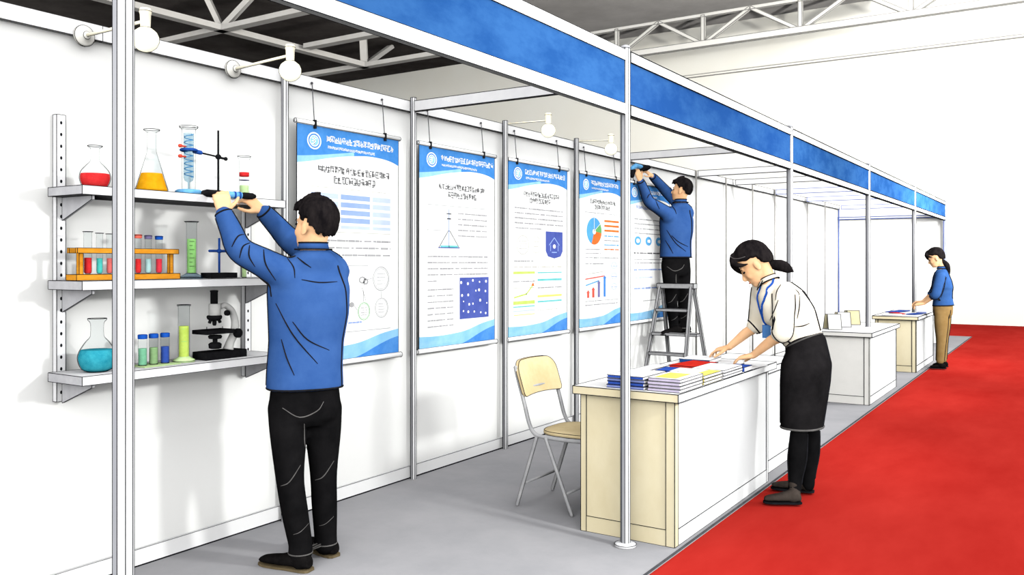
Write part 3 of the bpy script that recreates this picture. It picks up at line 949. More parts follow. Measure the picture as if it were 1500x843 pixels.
# fifth: the one being hung from the ladder
s = Sheet(7.80, 8.86)
s.head(.80, .60); s.foot()
s.glyphs(.16, .62, .235, .028, 'p_cell')
for k in range(4):
    s.line(.13, .78, .355 + k * .048, .011)
for k in range(3):
    s.ell(.20 + k * .22, .575, .065, .046, 'p_pie', .35 if k else .5)
s.L = 2
for k in range(3):
    s.ell(.22 + k * .22, .575, .02, .018, 'paper')
s.L = 1
s.line(.12, .80, .70, .012, 'p_text'); s.line(.12, .80, .765, .007); s.line(.14, .80, .80, .011)
s.line(.12, .78, .87, .015, 'p_cell'); s.line(.15, .5, .95, .012, 'p_cell2'); s.line(.12, .78, 1.06, .016, 'p_cell'); s.line(.3, .7, 1.19, .008)
poster('pale poster being hung up by the man on the ladder', s, (7.93,))

# ------------------------------------------------------------------ counters
mk('beige', (232, 221, 188), (222, 209, 172), 3.2, stretch=(1, 1, .5), detail=8)
mk('offwhite', (242, 240, 234), (234, 232, 226), 3)
def counter(label, x0, x1, y0, y1, h, endm, group='counters along the stall fronts', ov=.032, yo=None, hole=None):
    t = Thing('counter', label, 'counter', ((x0 + x1) / 2, (y0 + y1) / 2, 0), group)
    i = ir(y0)
    f, b = .034, .085
    p = MB()
    # end panel: frame strips left and right, recessed sheet, kick rail
    p.box(x0 + f, x1 - .048, y0 + .004, y0 + .02, b, h - .043, 0, 0)
    p.box(x0, x0 + f, y0, y0 + .03, .0005, h - .043, 0, i, 1)
    p.box(x0 + f, x1 - .048, y0, y0 + .03, .0005, b, 0, i * .8, 1)
    t.part('end_panel', p, [endm, 'ink'])
    t.part('corner_post', MB().box(x1 - .048, x1, y0, y0 + .048, .0005, h - .043, 0, i, 1), [endm, 'ink'])
    q = MB()
    q.box(x1 - .02, x1 - .003, y0 + .048, y1 - .034, b, h - .043, 0)
    q.box(x1 - .03, x1, y0 + .048, y1 - .034, .0005, b, 0, i * .8, 1)
    t.part('front_panel', q, ['white', 'ink'])
    t.part('corner_post', MB().box(x1 - .034, x1, y1 - .034, y1, .0005, h - .043, 0, i, 1), ['white', 'ink'])
    t.part('back_panel', MB().box(x0, x0 + .02, y0 + .03, y1, .0005, h - .043, 0, i, 1), ['white', 'ink'])
    t.part('end_panel', MB().box(x0 + .02, x1 - .034, y1 - .02, y1, .0005, h - .043, 0, i, 1), ['white', 'ink'])
    yo = ov if yo is None else yo
    if hole is None:
        top = MB().box(x0 - ov, x1 + ov, y0 - ov, y1 + yo, h - .042, h, 0, i * 1.1, 2)
    else:                                   # worktop cut out round the post that rises through it
        hx, hy, g = hole[0], hole[1], .038
        top = MB()
        for bx in ((x0 - ov, hx - g, y0 - ov, y1 + yo), (hx + g, x1 + ov, y0 - ov, y1 + yo), (hx - g, hx + g, y0 - ov, hy - g), (hx - g, hx + g, hy + g, y1 + yo)):
            top.box(*bx, h - .042, h, 0)
        X0, X1, Y0, Y1 = x0 - ov, x1 + ov, y0 - ov, y1 + yo
        for z in (h - .042, h):
            top.tube([(X0, Y0, z), (X1, Y0, z), (X1, Y1, z), (X0, Y1, z), (X0, Y0, z)], i * 1.1, 4, 2)
        for q in ((X0, Y0), (X1, Y0), (X1, Y1), (X0, Y1)):
            top.tube([(*q, h - .042), (*q, h)], i * 1.1, 4, 2)
    e = .0006
    top.quad((x0 - ov, y0 - ov - e, h - .042), (x1 + ov, y0 - ov - e, h - .042), (x1 + ov, y0 - ov - e, h), (x0 - ov, y0 - ov - e, h), 1)
    t.part('worktop', top, ['white', endm, 'ink'])
    return t
counter('near counter with a beige end panel, covered in booklets', -2.235, -1.695, 4.125, 5.72, .785, 'beige', yo=.09)
counter('short white counter section behind the legs of the woman in the cream shirt', -2.235, -1.76, 5.862, 6.56, .74, 'white')
counter('white counter with the three standing cards, in the middle distance', -2.235, -1.735, 9.32, 10.92, .735, 'offwhite', hole=(XF, 10.248))
counter('far counter with a beige end panel, where the far woman stands', -2.235, -1.735, 12.42, 14.1, .735, 'beige', hole=(XF, 13.575))

# ------------------------------------------------------------------ booklets and papers
for k, a, b in (('bk_blue', (62, 96, 190), (46, 78, 170)), ('bk_periw', (142, 156, 214), (124, 138, 200)), ('bk_lav', (206, 196, 218), (192, 182, 206)), ('bk_white', (252, 252, 252), (246, 246, 247)),
                ('bk_yellow', (240, 226, 118), (232, 214, 96)), ('bk_black', (44, 42, 52), None), ('bk_red', (226, 58, 46), (208, 44, 36)), ('bk_navy', (40, 84, 150), (30, 70, 132)), ('bk_page', (248, 247, 246), (238, 236, 238))):
    mk(k, a, b, 22)
def booklet(label, x0, x1, y0, y1, z, h, cover, edge, top=None, spine=True, group='booklets on the near counter', rot=0, art=None):
    cx, cy = (x0 + x1) / 2, (y0 + y1) / 2
    t = Thing('booklet', label, 'booklet', (cx, cy, z), group)
    i = .0017
    def R_(mb):
        if rot:
            c_, s_ = math.cos(rot), math.sin(rot)
            mb.v = [(cx + (x - cx) * c_ - (y - cy) * s_, cy + (x - cx) * s_ + (y - cy) * c_, zz) for x, y, zz in mb.v]
        return mb
    pg = MB().box(x0 + .002, x1 - .001, y0 + .001, y1 - .002, z + .0022, z + h - .0022)
    e = .0006
    pg.quad((x0 + .003, y0 - e, z + .003), (x1 - .003, y0 - e, z + .003), (x1 - .003, y0 - e, z + h - .003), (x0 + .003, y0 - e, z + h - .003), 1)
    t.part('pages', R_(pg), ['bk_page', edge])
    cv = MB().box(x0, x1, y0, y1, z + h - .0022, z + h, 0, i * .62, 1)
    cv.box(x0, x1, y0, y1, z + .0003, z + .0022, 0, i * .5, 1)
    if art:
        am, a0, a1, b0, b1 = art
        cv.quad((x0 + (x1 - x0) * a0, y0 + (y1 - y0) * b0, z + h + .0006), (x0 + (x1 - x0) * a1, y0 + (y1 - y0) * b0, z + h + .0006),
                (x0 + (x1 - x0) * a1, y0 + (y1 - y0) * b1, z + h + .0006), (x0 + (x1 - x0) * a0, y0 + (y1 - y0) * b1, z + h + .0006), 2)
    t.part('cover', R_(cv), [cover, 'ink', art[0] if art else cover])
    if spine:
        t.part('spine', R_(MB().box(x0, x1, y1 - .001, y1 + .003, z + .001, z + h - .001)), 'bk_black')
    return t
ordn = ['lowest', 'second from the bottom', 'third from the bottom', 'topmost']
ZT = .7858
for k in range(4):
    booklet('blue-edged booklet, %s in the stack at the near left counter corner' % ordn[k], -2.085 + .004 * (k % 2), -1.868 - .003 * (k % 2), 4.135 + .004 * (k % 3), 4.43, ZT + .0172 * k, .0168,
            'bk_white' if k == 3 else 'bk_blue', 'bk_blue' if k % 2 else 'bk_periw')
for k in range(4):
    booklet('lavender-edged booklet, %s in the stack at the near counter corner' % ordn[k], -1.852 + .003 * (k % 2), -1.672 + .002 * (k % 2), 4.14 + .003 * (k % 2), 4.455, ZT + .0172 * k, .0168,
            'bk_white', 'bk_lav', art=('bk_yellow', .10, .78, .10, .80) if k == 3 else None)
for k in range(3):
    booklet('yellow booklet, %s of three in the stack behind the lavender-edged stack' % ('bottom', 'middle', 'top')[k], -1.868, -1.672 + .003 * (k % 2), 4.482, 4.765, ZT + .0172 * k, .0168,
            'bk_white' if k == 2 else 'bk_yellow', 'bk_yellow', art=('bk_yellow', .62, 1.0, .05, .95) if k == 2 else None)
for k in range(3):
    booklet('white booklet, %s of three in the farthest stack along the counter edge' % ('bottom', 'middle', 'top')[k], -1.868, -1.670 + .002 * (k % 2), 4.795, 5.115, ZT + .0162 * k, .0158, 'bk_white', 'bk_page')
booklet('small blue booklet flat at the counter edge under the woman\'s near hand', -1.775, -1.668, 5.16, 5.30, ZT, .030, 'bk_blue', 'bk_blue', spine=False)
booklet('blue booklet lying flat in the middle of the counter behind the near stacks', -2.10, -1.90, 4.80, 4.99, ZT, .022, 'bk_blue', 'bk_blue', spine=False, art=('bk_white', .45, 1, .0, 1), rot=.05)
booklet('bright red booklet lying flat in the middle of the counter', -2.115, -1.935, 5.08, 5.40, ZT, .022, 'bk_red', 'bk_red', spine=False, rot=-.12)
booklet('navy-edged white booklet at the back edge of the counter, beyond the red one', -2.21, -2.00, 5.44, 5.70, ZT, .024, 'bk_white', 'bk_navy', spine=False, rot=.06)
booklet('white booklet lying flat at the back of the counter, left of the red one', -2.235, -2.125, 4.78, 5.10, ZT, .02, 'bk_white', 'bk_page', spine=False)

def sheet(label, cx, cy, z, w, d, rot, group='loose sheets on the near counter', lines=True, m='bk_white', zoff=.0012):
    mb = MB()
    c_, s_ = math.cos(rot), math.sin(rot)
    q = lambda u, v, h: (cx + u * c_ - v * s_, cy + u * s_ + v * c_, z + h)
    mb.hexa([q(-w, -d, 0.0003), q(w, -d, .0003), q(w, d, .0003), q(-w, d, .0003), q(-w, -d, zoff), q(w, -d, zoff), q(w, d, zoff), q(-w, d, zoff)], 0, .0007, 1)
    if lines:
        for k in range(6):
            v = -d * .7 + k * d * .25
            mb.add([q(-w * .7, v, zoff + .0004), q(w * (.2 + .5 * rnd.random()), v, zoff + .0004), q(w * .2, v + .006, zoff + .0004), q(-w * .7, v + .006, zoff + .0004)], [(0, 1, 2, 3)], 2)
    return single('paper_sheet', mb, [m, 'ink_soft', 'p_grey'], label, 'paper', group, (cx, cy, z))
sheet('white printed sheet under the far hand of the woman at the near counter', -1.93, 5.62, ZT, .10, .145, .35)
sheet('white printed sheet under the near hand of the woman at the near counter', -1.745, 5.46, ZT, .085, .13, -.1)

# cards on the middle counter
mk('card', (250, 249, 244), (242, 240, 232), 10)
mk('card_tan', (226, 216, 176), (214, 202, 158), 10)
for (x, y, lab, m0) in ((-2.14, 9.60, 'left one of the three folded cards standing on the white counter', 'card'), (-2.13, 10.02, 'middle one of the three folded cards standing on the white counter', 'card'),
                   (-2.12, 10.46, 'right one of the three folded cards standing on the white counter, tan faced', 'card_tan')):
    t = Thing('folded_card', lab, 'card', (x, y, .7358), 'folded cards standing on the white counter')
    a, b = Vector((.80, .42, 0)) * .075, Vector((-.42, .80, 0))
    z0, z1 = .7402, .90
    o = Vector((x, y, 0))
    def pan(s0, s1, lean0, lean1):
        P = [o + a * s0 + b * lean0, o + a * s1 + b * lean0]
        Q = [o + a * s0 + b * lean1, o + a * s1 + b * lean1]
        th = b * .004
        return MB().hexa([(*(P[0] - th).xy, z0), (*(P[1] - th).xy, z0), (*(P[1] + th).xy, z0), (*(P[0] + th).xy, z0), (*(Q[0] - th).xy, z1), (*(Q[1] - th).xy, z1), (*(Q[1] + th).xy, z1), (*(Q[0] + th).xy, z1)], 0, .0038, 1)
    t.part('front_leaf', pan(-1, 1, -.05, .0), [m0, 'ink_soft'])
    t.part('back_leaf', pan(-1.35, .85, .09, .01), ['card_tan', 'ink_soft'])

# papers on the far counter
for k, (cx, cy, w, d, rot, m, lab) in enumerate(((-2.06, 12.66, .12, .15, .15, 'bk_white', 'white sheet at the near end of the far counter'), (-1.83, 12.98, .06, .15, -.2, 'bk_blue', 'blue leaflet nearest the aisle on the far counter'),
                              (-2.06, 13.02, .06, .15, .5, 'bk_red', 'red leaflet on the far counter'), (-2.13, 13.55, .08, .26, -.2, 'bk_blue', 'blue leaflet at the back of the far counter'),
                              (-1.79, 13.34, .06, .15, .1, 'bk_periw', 'pale blue leaflet beside the hands of the far woman'))):
    sheet(lab, cx, cy, .7395, w, d, rot, 'leaflets on the far counter', m == 'bk_white', m, .010)

# ------------------------------------------------------------------ folding chair
mk('seat_tan', (226, 206, 162), (214, 192, 144), 7)
mk('steel', (186, 186, 186), (168, 168, 170), 18)
t = Thing('folding_chair', 'folding chair with tan seat and backrest, left of the near counter', 'chair', (-2.55, 4.5, 0))
ya, yb = 4.33, 4.745
def pipe(pts, r=.0115, sub=6):
    P = spline(pts, sub)
    mb = MB().tube(P, r, 12, 0, True, True)
    for s in (-1, 1):
        mb.tube([(x, y + s * r * .35, z + r * .9) if abs(P[0][2] - P[-1][2]) < .1 else (x + s * r * .93, y - r * .30, z) for x, y, z in P], .0014, 4, 1)
    return mb
fr = []
for y in (ya, yb):
    n = 'back_tube'
    t.part(n, pipe([(-2.786, y, .826), (-2.773, y, .775), (-2.725, y, .62), (-2.690, y, .50), (-2.655, y, .446), (-2.60, y, .432), (-2.45, y, .428), (-2.29, y, .432)]), ['steel', 'ink'])
    t.part('leg', pipe([(-2.640, y + .001, .425), (-2.775, y + .001, .012)], .0115), ['steel', 'ink'])
    t.part('leg', pipe([(-2.565, y - .018 if y == ya else y + .018, .425), (-2.395, y - .018 if y == ya else y + .018, .012)], .0115), ['steel', 'ink'])
for x, z in ((-2.735, .14),):
    t.part('stretcher', MB().tube([(x, ya, z), (x, yb, z)], .008, 10), 'steel')
t.part('stretcher', MB().tube([(-2.44, ya - .018, .12), (-2.44, yb + .018, .12)], .008, 10), 'steel')
t.part('crossbar', MB().tube([(-2.755, ya, .70), (-2.755, yb, .70)], .008, 10), 'steel')
# seat: thin padded board with rounded plan
st = MB()
def seat_ring(k, z):
    out = []
    for j in range(40):
        a = 2 * PI * j / 40
        ca, sa = math.cos(a), math.sin(a)
        out.append((-2.455 + .20 * k * math.copysign(abs(ca) ** .62, ca), (ya + yb) / 2 + .20 * k * math.copysign(abs(sa) ** .62, sa), z))
    return out
st.rings([seat_ring(.97, .440), seat_ring(1.0, .444), seat_ring(1.0, .456), seat_ring(.96, .463), seat_ring(.6, .466)], 0)
for z, k in ((.461, .985), (.441, .985)):
    rg = seat_ring(k, z)
    st.tube(rg + rg[:1], .0018, 5, 1)
t.part('seat', st, ['seat_tan', 'ink'])
# backrest: rounded board curved round the back
bk = MB()
def bp(u, v, off):
    """u across 0..1, v up 0..1"""
    y = ya - .012 + (yb - ya + .024) * u
    z = .655 + .205 * v + .006 * math.sin(PI * u)
    x = -2.722 - .066 * v - .030 * math.sin(PI * u) + off
    return (x, y, z)
def outline():
    pts = []
    for a0, cu, cv in ((PI, .16, .0), (1.5 * PI, .84, .0)):
        pass
    R = .17
    P = [(0, .10), (.02, .02), (.10, 0), (.9, 0), (.98, .02), (1, .10)]
    for k in range(7):
        a = k / 6 * PI / 2
        P.append((1 - R * (1 - math.cos(a)), 1 - .38 * (1 - math.sin(a))))
    for k in range(7):
        a = k / 6 * PI / 2
        P.append((R * (1 - math.sin(a)), 1 - .38 * (1 - math.cos(a))))
    return P
O = outline()
nO = len(O)
for off, flip in ((.014, 0), (-.006, 1)):
    # fill as strips between the lower and the upper outline
    N = 24
    def vb(u):
        return max(0, .10 - u * 4) if u < .025 else (max(0, .10 - (1 - u) * 4) if u > .975 else 0)
    def vt(u):
        R = .17
        q = min(u, 1 - u)
        return 1 if q >= R else 1 - .38 * (1 - math.sqrt(max(0, 1 - ((R - q) / R) ** 2)))
    us = [0, .006, .02, .045, .08, .12, .17] + [.17 + .66 * k / 10 for k in range(1, 10)] + [.83, .88, .92, .955, .98, .994, 1]
    for a, b in zip(us, us[1:]):
        bk.quad(bp(a, vb(a), off), bp(b, vb(b), off), bp(b, vt(b), off), bp(a, vt(a), off), 0)
loop = [(u, vb(u)) for u in us] + [(u, vt(u)) for u in reversed(us)]
loop.append(loop[0])
for (a, va), (b, vb_) in zip(loop, loop[1:]):
    bk.quad(bp(a, va, -.006), bp(b, vb_, -.006), bp(b, vb_, .014), bp(a, va, .014), 0)
for off in (.014, -.006):
    bk.tube([bp(u, v, off) for u, v in loop], .0022, 5, 1)
t.part('backrest', bk, ['seat_tan', 'ink'])

# ------------------------------------------------------------------ stepladder
t = Thing('stepladder', 'grey aluminium stepladder behind the near counter with a man standing on it', 'ladder', (-3.43, 8.4, 0))
def lad(side, x, top):
    """point on a rail: side -1 front frame, +1 rear frame; x -1..1; height"""
    k = 1 - top / 1.2
    return (-3.43 + x * (.17 + .055 * k), 8.40 + side * (.035 + .39 * k), top)
def rail(side, x):
    P = [lad(side, x, 1.2), lad(side, x, .012)]
    mb = MB().tube(P, .020, 4, 0)
    s = mb.v[:]
    for j in range(4):
        mb.tube([s[j], s[4 + j]], .0034, 4, 1)
    return mb
for side in (-1, 1):
    for x in (-1, 1):
        ro = t.part('rail', rail(side, x), ['steel', 'ink'])
        a = lad(side, x, .012)
        t.part('rubber_foot', MB().box(a[0] - .024, a[0] + .024, a[1] - .024, a[1] + .024, .0005, .03), 'black', ro)
for z in (.27, .53, .725, .965):
    a, b = lad(-1, -1, z), lad(-1, 1, z)
    t.part('step', MB().box(a[0] + .012, b[0] - .012, a[1] - .035, a[1] + .035, z - .014, z + .014, 0, .0034, 1), ['steel', 'ink'])
for z in (.30, .70):
    a, b = lad(1, -1, z), lad(1, 1, z)
    t.part('rear_step', MB().box(a[0] + .012, b[0] - .012, a[1] - .11, a[1] + .05, z - .014, z + .010, 0, .0034, 1), ['steel', 'ink'])
t.part('top_cap', MB().box(-3.63, -3.23, 8.35, 8.45, 1.185, 1.235, 0, .004, 1), ['steel', 'ink'])

# ------------------------------------------------------------------ people
mk('skin', (248, 200, 154), (242, 186, 138), 9, emit=.13)  # faint glow added to lift shaded faces
mk('skin_line', (92, 58, 40), (70, 44, 32), 20)
mk('hair', (40, 36, 36), (20, 18, 20), 26, stretch=(1, 1, .4))
mk('hair_sheen', (120, 114, 112), (96, 92, 92), 26)
mk('blue_cloth', (50, 86, 146), (62, 98, 158), 7, detail=9)
mk('blue_cloth_far', (48, 84, 142), (58, 96, 154), 7, detail=9)
mk('cream_cloth', (254, 246, 228), (250, 238, 214), 5, emit=.14)  # faint glow added so the shaded shirt front stays cream
mk('black_cloth', (30, 29, 30), (14, 14, 15), 5, lo=.3, hi=.72, detail=9)
mk('skirt_cloth', (40, 38, 39), (22, 21, 22), 6, lo=.3, hi=.72, detail=9)
mk('cloth_line', (108, 106, 104), (90, 88, 86), 20)
mk('tan_cloth', (158, 128, 82), (142, 112, 68), 7)
mk('leather', (30, 28, 28), (18, 17, 17), 16)
mk('brown_leather', (76, 68, 62), (58, 50, 46), 16)
mk('sole', (120, 106, 80), (98, 86, 64), 20)
mk('lanyard', (36, 84, 172), (28, 70, 152), 20)
mk('badge', (92, 144, 206), (80, 130, 196), 20)

def nrm(v):
    return Vector(v).normalized()

class Frame:
    """origin, forward, left, up"""
    def __init__(self, o, f, u, s=1.0):
        self.o = Vector(o)
        self.f = nrm(f)
        self.l = nrm(Vector(u).cross(self.f))
        self.u = self.f.cross(self.l)
        self.s = s
    def p(self, x, y, z):
        return self.o + (self.f * x + self.l * y + self.u * z) * self.s
    def d(self, x, y, z):
        return (self.f * x + self.l * y + self.u * z)

def limb(mb, pts, n=16, sub=6, round_=True, ellip=1.0, ref=None):
    """tapering limb through (x, y, z, radius)"""
    P = spline([(*Vector(q[:3]), q[3]) for q in pts], sub)
    mb.tube([q[:3] for q in P], [q[3] for q in P], n, 0, True, round_, ellip, ref)

def head_body(mb, F, neck, female=False):
    e = lambda c, rx, ry, rz: mb.ellipsoid(F.p(*c), F.d(rx, 0, 0) * F.s, F.d(0, ry, 0) * F.s, F.d(0, 0, rz) * F.s, 0, 24, 16)
    e((-.012, 0, .035), .096, .078, .092)
    e((.022, 0, -.020), .072, .066, .085)
    e((.036, 0, -.062), .052, .050, .052)
    e((.066, 0, -.094), .020, .024, .018)
    e((.058, .034, -.032), .026, .022, .028); e((.058, -.034, -.032), .026, .022, .028)
    limb(mb, [(*F.p(.084, 0, .012), .008 * F.s), (*F.p(.096, 0, -.012), .0095 * F.s), (*F.p(.105, 0, -.030), .0125 * F.s), (*F.p(.092, 0, -.040), .010 * F.s)], 10, 3)
    e((.083, 0, -.062), .012, .022, .007); e((.081, 0, -.073), .011, .019, .007)
    e((.080, 0, .024), .012, .045, .010)
    for s in (-1, 1):
        e((-.008, s * .078, -.012), .019, .010, .031)
        e((-.004, s * .080, -.034), .011, .009, .012)
    limb(mb, [(*F.p(-.022, 0, -.03), .056 * F.s), (*neck[0], neck[2]), (*neck[1], neck[2] * 1.08)], 18, 4)

def face_parts(t, body, F, lines=True):
    for s in (-1, 1):
        mb = MB().ellipsoid(F.p(.079, s * .034, .002), F.d(.010, 0, 0) * F.s, F.d(0, .013, 0) * F.s, F.d(0, 0, .006) * F.s, 0, 12, 8)
        t.part('eye', mb, 'ink', body)
        t.part('eyebrow', MB().tube([F.p(.090, s * .016, .020), F.p(.090, s * .034, .026), F.p(.078, s * .052, .020)], [.0018 * F.s, .0028 * F.s, .0015 * F.s], 6), 'hair', body)
    t.part('lips', MB().tube([F.p(.085, .020, -.066), F.p(.096, .006, -.067), F.p(.096, -.006, -.067), F.p(.085, -.020, -.066)], [.001, .0028 * F.s, .0028 * F.s, .001], 6), 'skin_line' if not lines else 'knob_red', body)

def hair_cap(F, line, thick, jag=.10, seed=0, nu=72, nv=48, strand=.004):
    """closed cap of hair: line(azimuth) is the lowest direction-height the hair reaches (0 = front, pi = back)"""
    rings = []
    for i in range(nv + 1):
        t = PI * (i + .05) / (nv + .1)
        ring_ = []
        for j in range(nu):
            a = 2 * PI * j / nu
            d = Vector((math.sin(t) * math.cos(a), math.sin(t) * math.sin(a), -math.cos(t)))
            az = abs(math.atan2(d.y, d.x))
            nz = noise.noise(Vector((d.x * 7 + seed, d.y * 7, d.z * 2.5)))
            k = (d.z - line(az, d.y) + jag * nz) / .09
            k = max(0, min(1, k))
            k = k * k * (3 - 2 * k)
            th = thick(az, d.z) + strand * noise.noise(Vector((d.x * 16 + seed, d.y * 16, d.z * 6)))
            r = (1 - k) * .80 + k * (1 + th / .09)
            ring_.append(F.p(-.012 + .098 * r * d.x, .080 * r * d.y, .032 + .096 * r * d.z))
        rings.append(ring_)
    return MB().rings(rings, 0)

def interp(tab):
    def f(x):
        for (a, va), (b, vb) in zip(tab, tab[1:]):
            if x <= b:
                q = (x - a) / (b - a)
                q = q * q * (3 - 2 * q)
                return va + (vb - va) * q
        return tab[-1][1]
    return f

def hand(mb, wrist, d, n, thumb, curl=(.35, .5, .35), s=1.0, spread=.05, tcurl=.3, wr=.026, tdir=(.62, .72, -.32)):
    """palm and five separate fingers; d = towards the fingers, n = back of the hand, thumb = rough thumb direction"""
    d = nrm(d); n = Vector(n); n = (n - d * n.dot(d)).normalized()
    t = n.cross(d)
    if t.dot(Vector(thumb)) < 0:
        t = -t
    W = Vector(wrist)
    P = lambda x, y, z: W + (d * x + t * y + n * z) * s
    mb.loft([(P(-.015, 0, 0), t * wr * s, n * wr * .78 * s), (P(.012, 0, 0), t * .029 * s, n * .018 * s), (P(.04, .002, 0), t * .038 * s, n * .0165 * s),
             (P(.072, .001, .002), t * .042 * s, n * .0145 * s), (P(.092, 0, .001), t * .040 * s, n * .0115 * s)], 18, 0, 2.5)
    for k, (y, L_, r) in enumerate(((.0315, .070, .0088), (.0105, .079, .0090), (-.0105, .073, .0086), (-.0310, .057, .0076))):
        a = spread * (1.5 - k) + (.02 if k == 0 else 0)
        dd = d * math.cos(a) + t * math.sin(a)
        ang = 0
        p = P(.084 - .004 * abs(1.2 - k), y, .001)
        pts = [(*p, r * 1.05 * s)]
        for q, (f_, c_) in enumerate(zip((.46, .31, .23), curl)):
            ang += c_ * (1 + .12 * (k - 1))
            v = dd * math.cos(ang) - n * math.sin(ang)
            p = p + v * L_ * f_ * s
            pts.append((*p, r * (1 - .09 * (q + 1)) * s))
        limb(mb, pts, 10, 4)
    b = P(.022, .026, -.006)
    td = (d * tdir[0] + t * tdir[1] + n * tdir[2]).normalized()
    p1 = b + td * .040 * s
    v2 = (td + (d * .75 - t * .55) * tcurl).normalized()
    p2 = p1 + v2 * .030 * s
    v3 = (v2 + (d * .6 - t * .6 - n * .1) * tcurl).normalized()
    p3 = p2 + v3 * .022 * s
    limb(mb, [(*(b - td * .014 * s), .0135 * s), (*b, .0135 * s), (*p1, .0108 * s), (*p2, .0098 * s), (*p3, .0080 * s)], 10, 4)

class Cloth:
    """welded garment with drawn folds and seams laid on its surface"""
    def __init__(self, mb, voxel, it=6):
        self.mb = remesh(mb, voxel, it)
        self.bvh = BVHTree.FromPolygons([Vector(v) for v in self.mb.v], self.mb.f)
    def fold(self, pts, view, r=.003, m=1, sub=5):
        """fold through points near the surface, dropped onto it along a fixed direction"""
        view = nrm(view)
        P = spline(pts, sub)
        out = []
        for p in P:
            h = self.bvh.ray_cast(Vector(p) - view * .6, view, 1.6)
            if h[0] is not None:
                out.append(h[0] - view * r * .15)
        if len(out) > 2:
            n = len(out) - 1
            self.mb.tube(out, [r * (.35 + .65 * math.sin(PI * (.12 + .80 * i / n))) for i in range(n + 1)], 6, m, True, True)
    def seam(self, bones, view, r=.003, reach=.16, m=1, sides=(1, -1), n=22):
        """seams down both sides of a limb or body"""
        P = [Vector(p) for p in spline([tuple(b)[:3] for b in bones], max(2, n // (len(bones) - 1)))]
        for s in sides:
            out = []
            for i, p in enumerate(P):
                t = (P[min(i + 1, len(P) - 1)] - P[max(i - 1, 0)]).normalized()
                side = (t.cross(nrm(view)).normalized() * s - nrm(view) * .22).normalized()
                h = self.bvh.ray_cast(p + side * reach, -side, reach)
                if h[0] is not None:
                    q = h[0]
                    if out and (q - out[-1]).length > .07:
                        if len(out) > 3:
                            self.mb.tube(out, r, 6, m, True, True)
                        out = []
                    out.append(q)
            if len(out) > 3:
                self.mb.tube(out, r, 6, m, True, True)
    def loop(self, c, ax, ay, r=.003, m=1, n=40, reach=1.6):
        """hem or cuff line round a section"""
        c, ax, ay = Vector(c), Vector(ax), Vector(ay)
        out = []
        for k in range(n + 1):
            a = 2 * PI * k / n
            d = ax * math.cos(a) + ay * math.sin(a)
            h = self.bvh.ray_cast(c + d * reach, -d, d.length * reach)
            if h[0] is not None and (h[0] - c).length < d.length * reach:
                out.append(h[0])
        if len(out) > 5:
            self.mb.tube(out, r, 6, m, True)

def shoe_mb(toe, heel, ankle, w=.042, high=.075):
    toe, heel, ankle = Vector(toe), Vector(heel), Vector(ankle)
    d = (toe - heel); d.z = 0
    L_ = d.length; d.normalize()
    s = Vector((-d.y, d.x, 0))
    up = MB()
    q = lambda k, h: heel + d * L_ * k + Vector((0, 0, h))
    z0 = .014
    secs = []
    for k, hw, hh in ((.0, .6, .55), (.06, .85, .80), (.22, .92, 1.0), (.42, .90, .82), (.60, 1.0, .62), (.80, 1.0, .50), (.93, .78, .40), (1.0, .42, .26)):
        h = high * hh
        secs.append((q(k, z0 + h / 2), s * w * hw, Vector((0, 0, h / 2))))
    up.loft(secs, 18, 0, 2.6)
    limb(up, [(*q(.20, .04), w * .95), (*(ankle - Vector((0, 0, .02))), w * .98), (*(ankle + Vector((0, 0, .02))), w)], 16, 4)
    so = MB()
    pts = [(q(k, 0), hw) for k, hw in ((-.015, .55), (.03, .86), (.12, 1.0), (.25, 1.0), (.42, .93), (.60, 1.06), (.80, 1.06), (.93, .84), (1.0, .5), (1.02, .2))]
    ring_ = [p + s * w * k for p, k in pts] + [p - s * w * k for p, k in reversed(pts)]
    so.rings([[p + Vector((0, 0, .0012)) for p in ring_], [p + Vector((0, 0, .011)) for p in ring_]], 0, False)
    return up, so

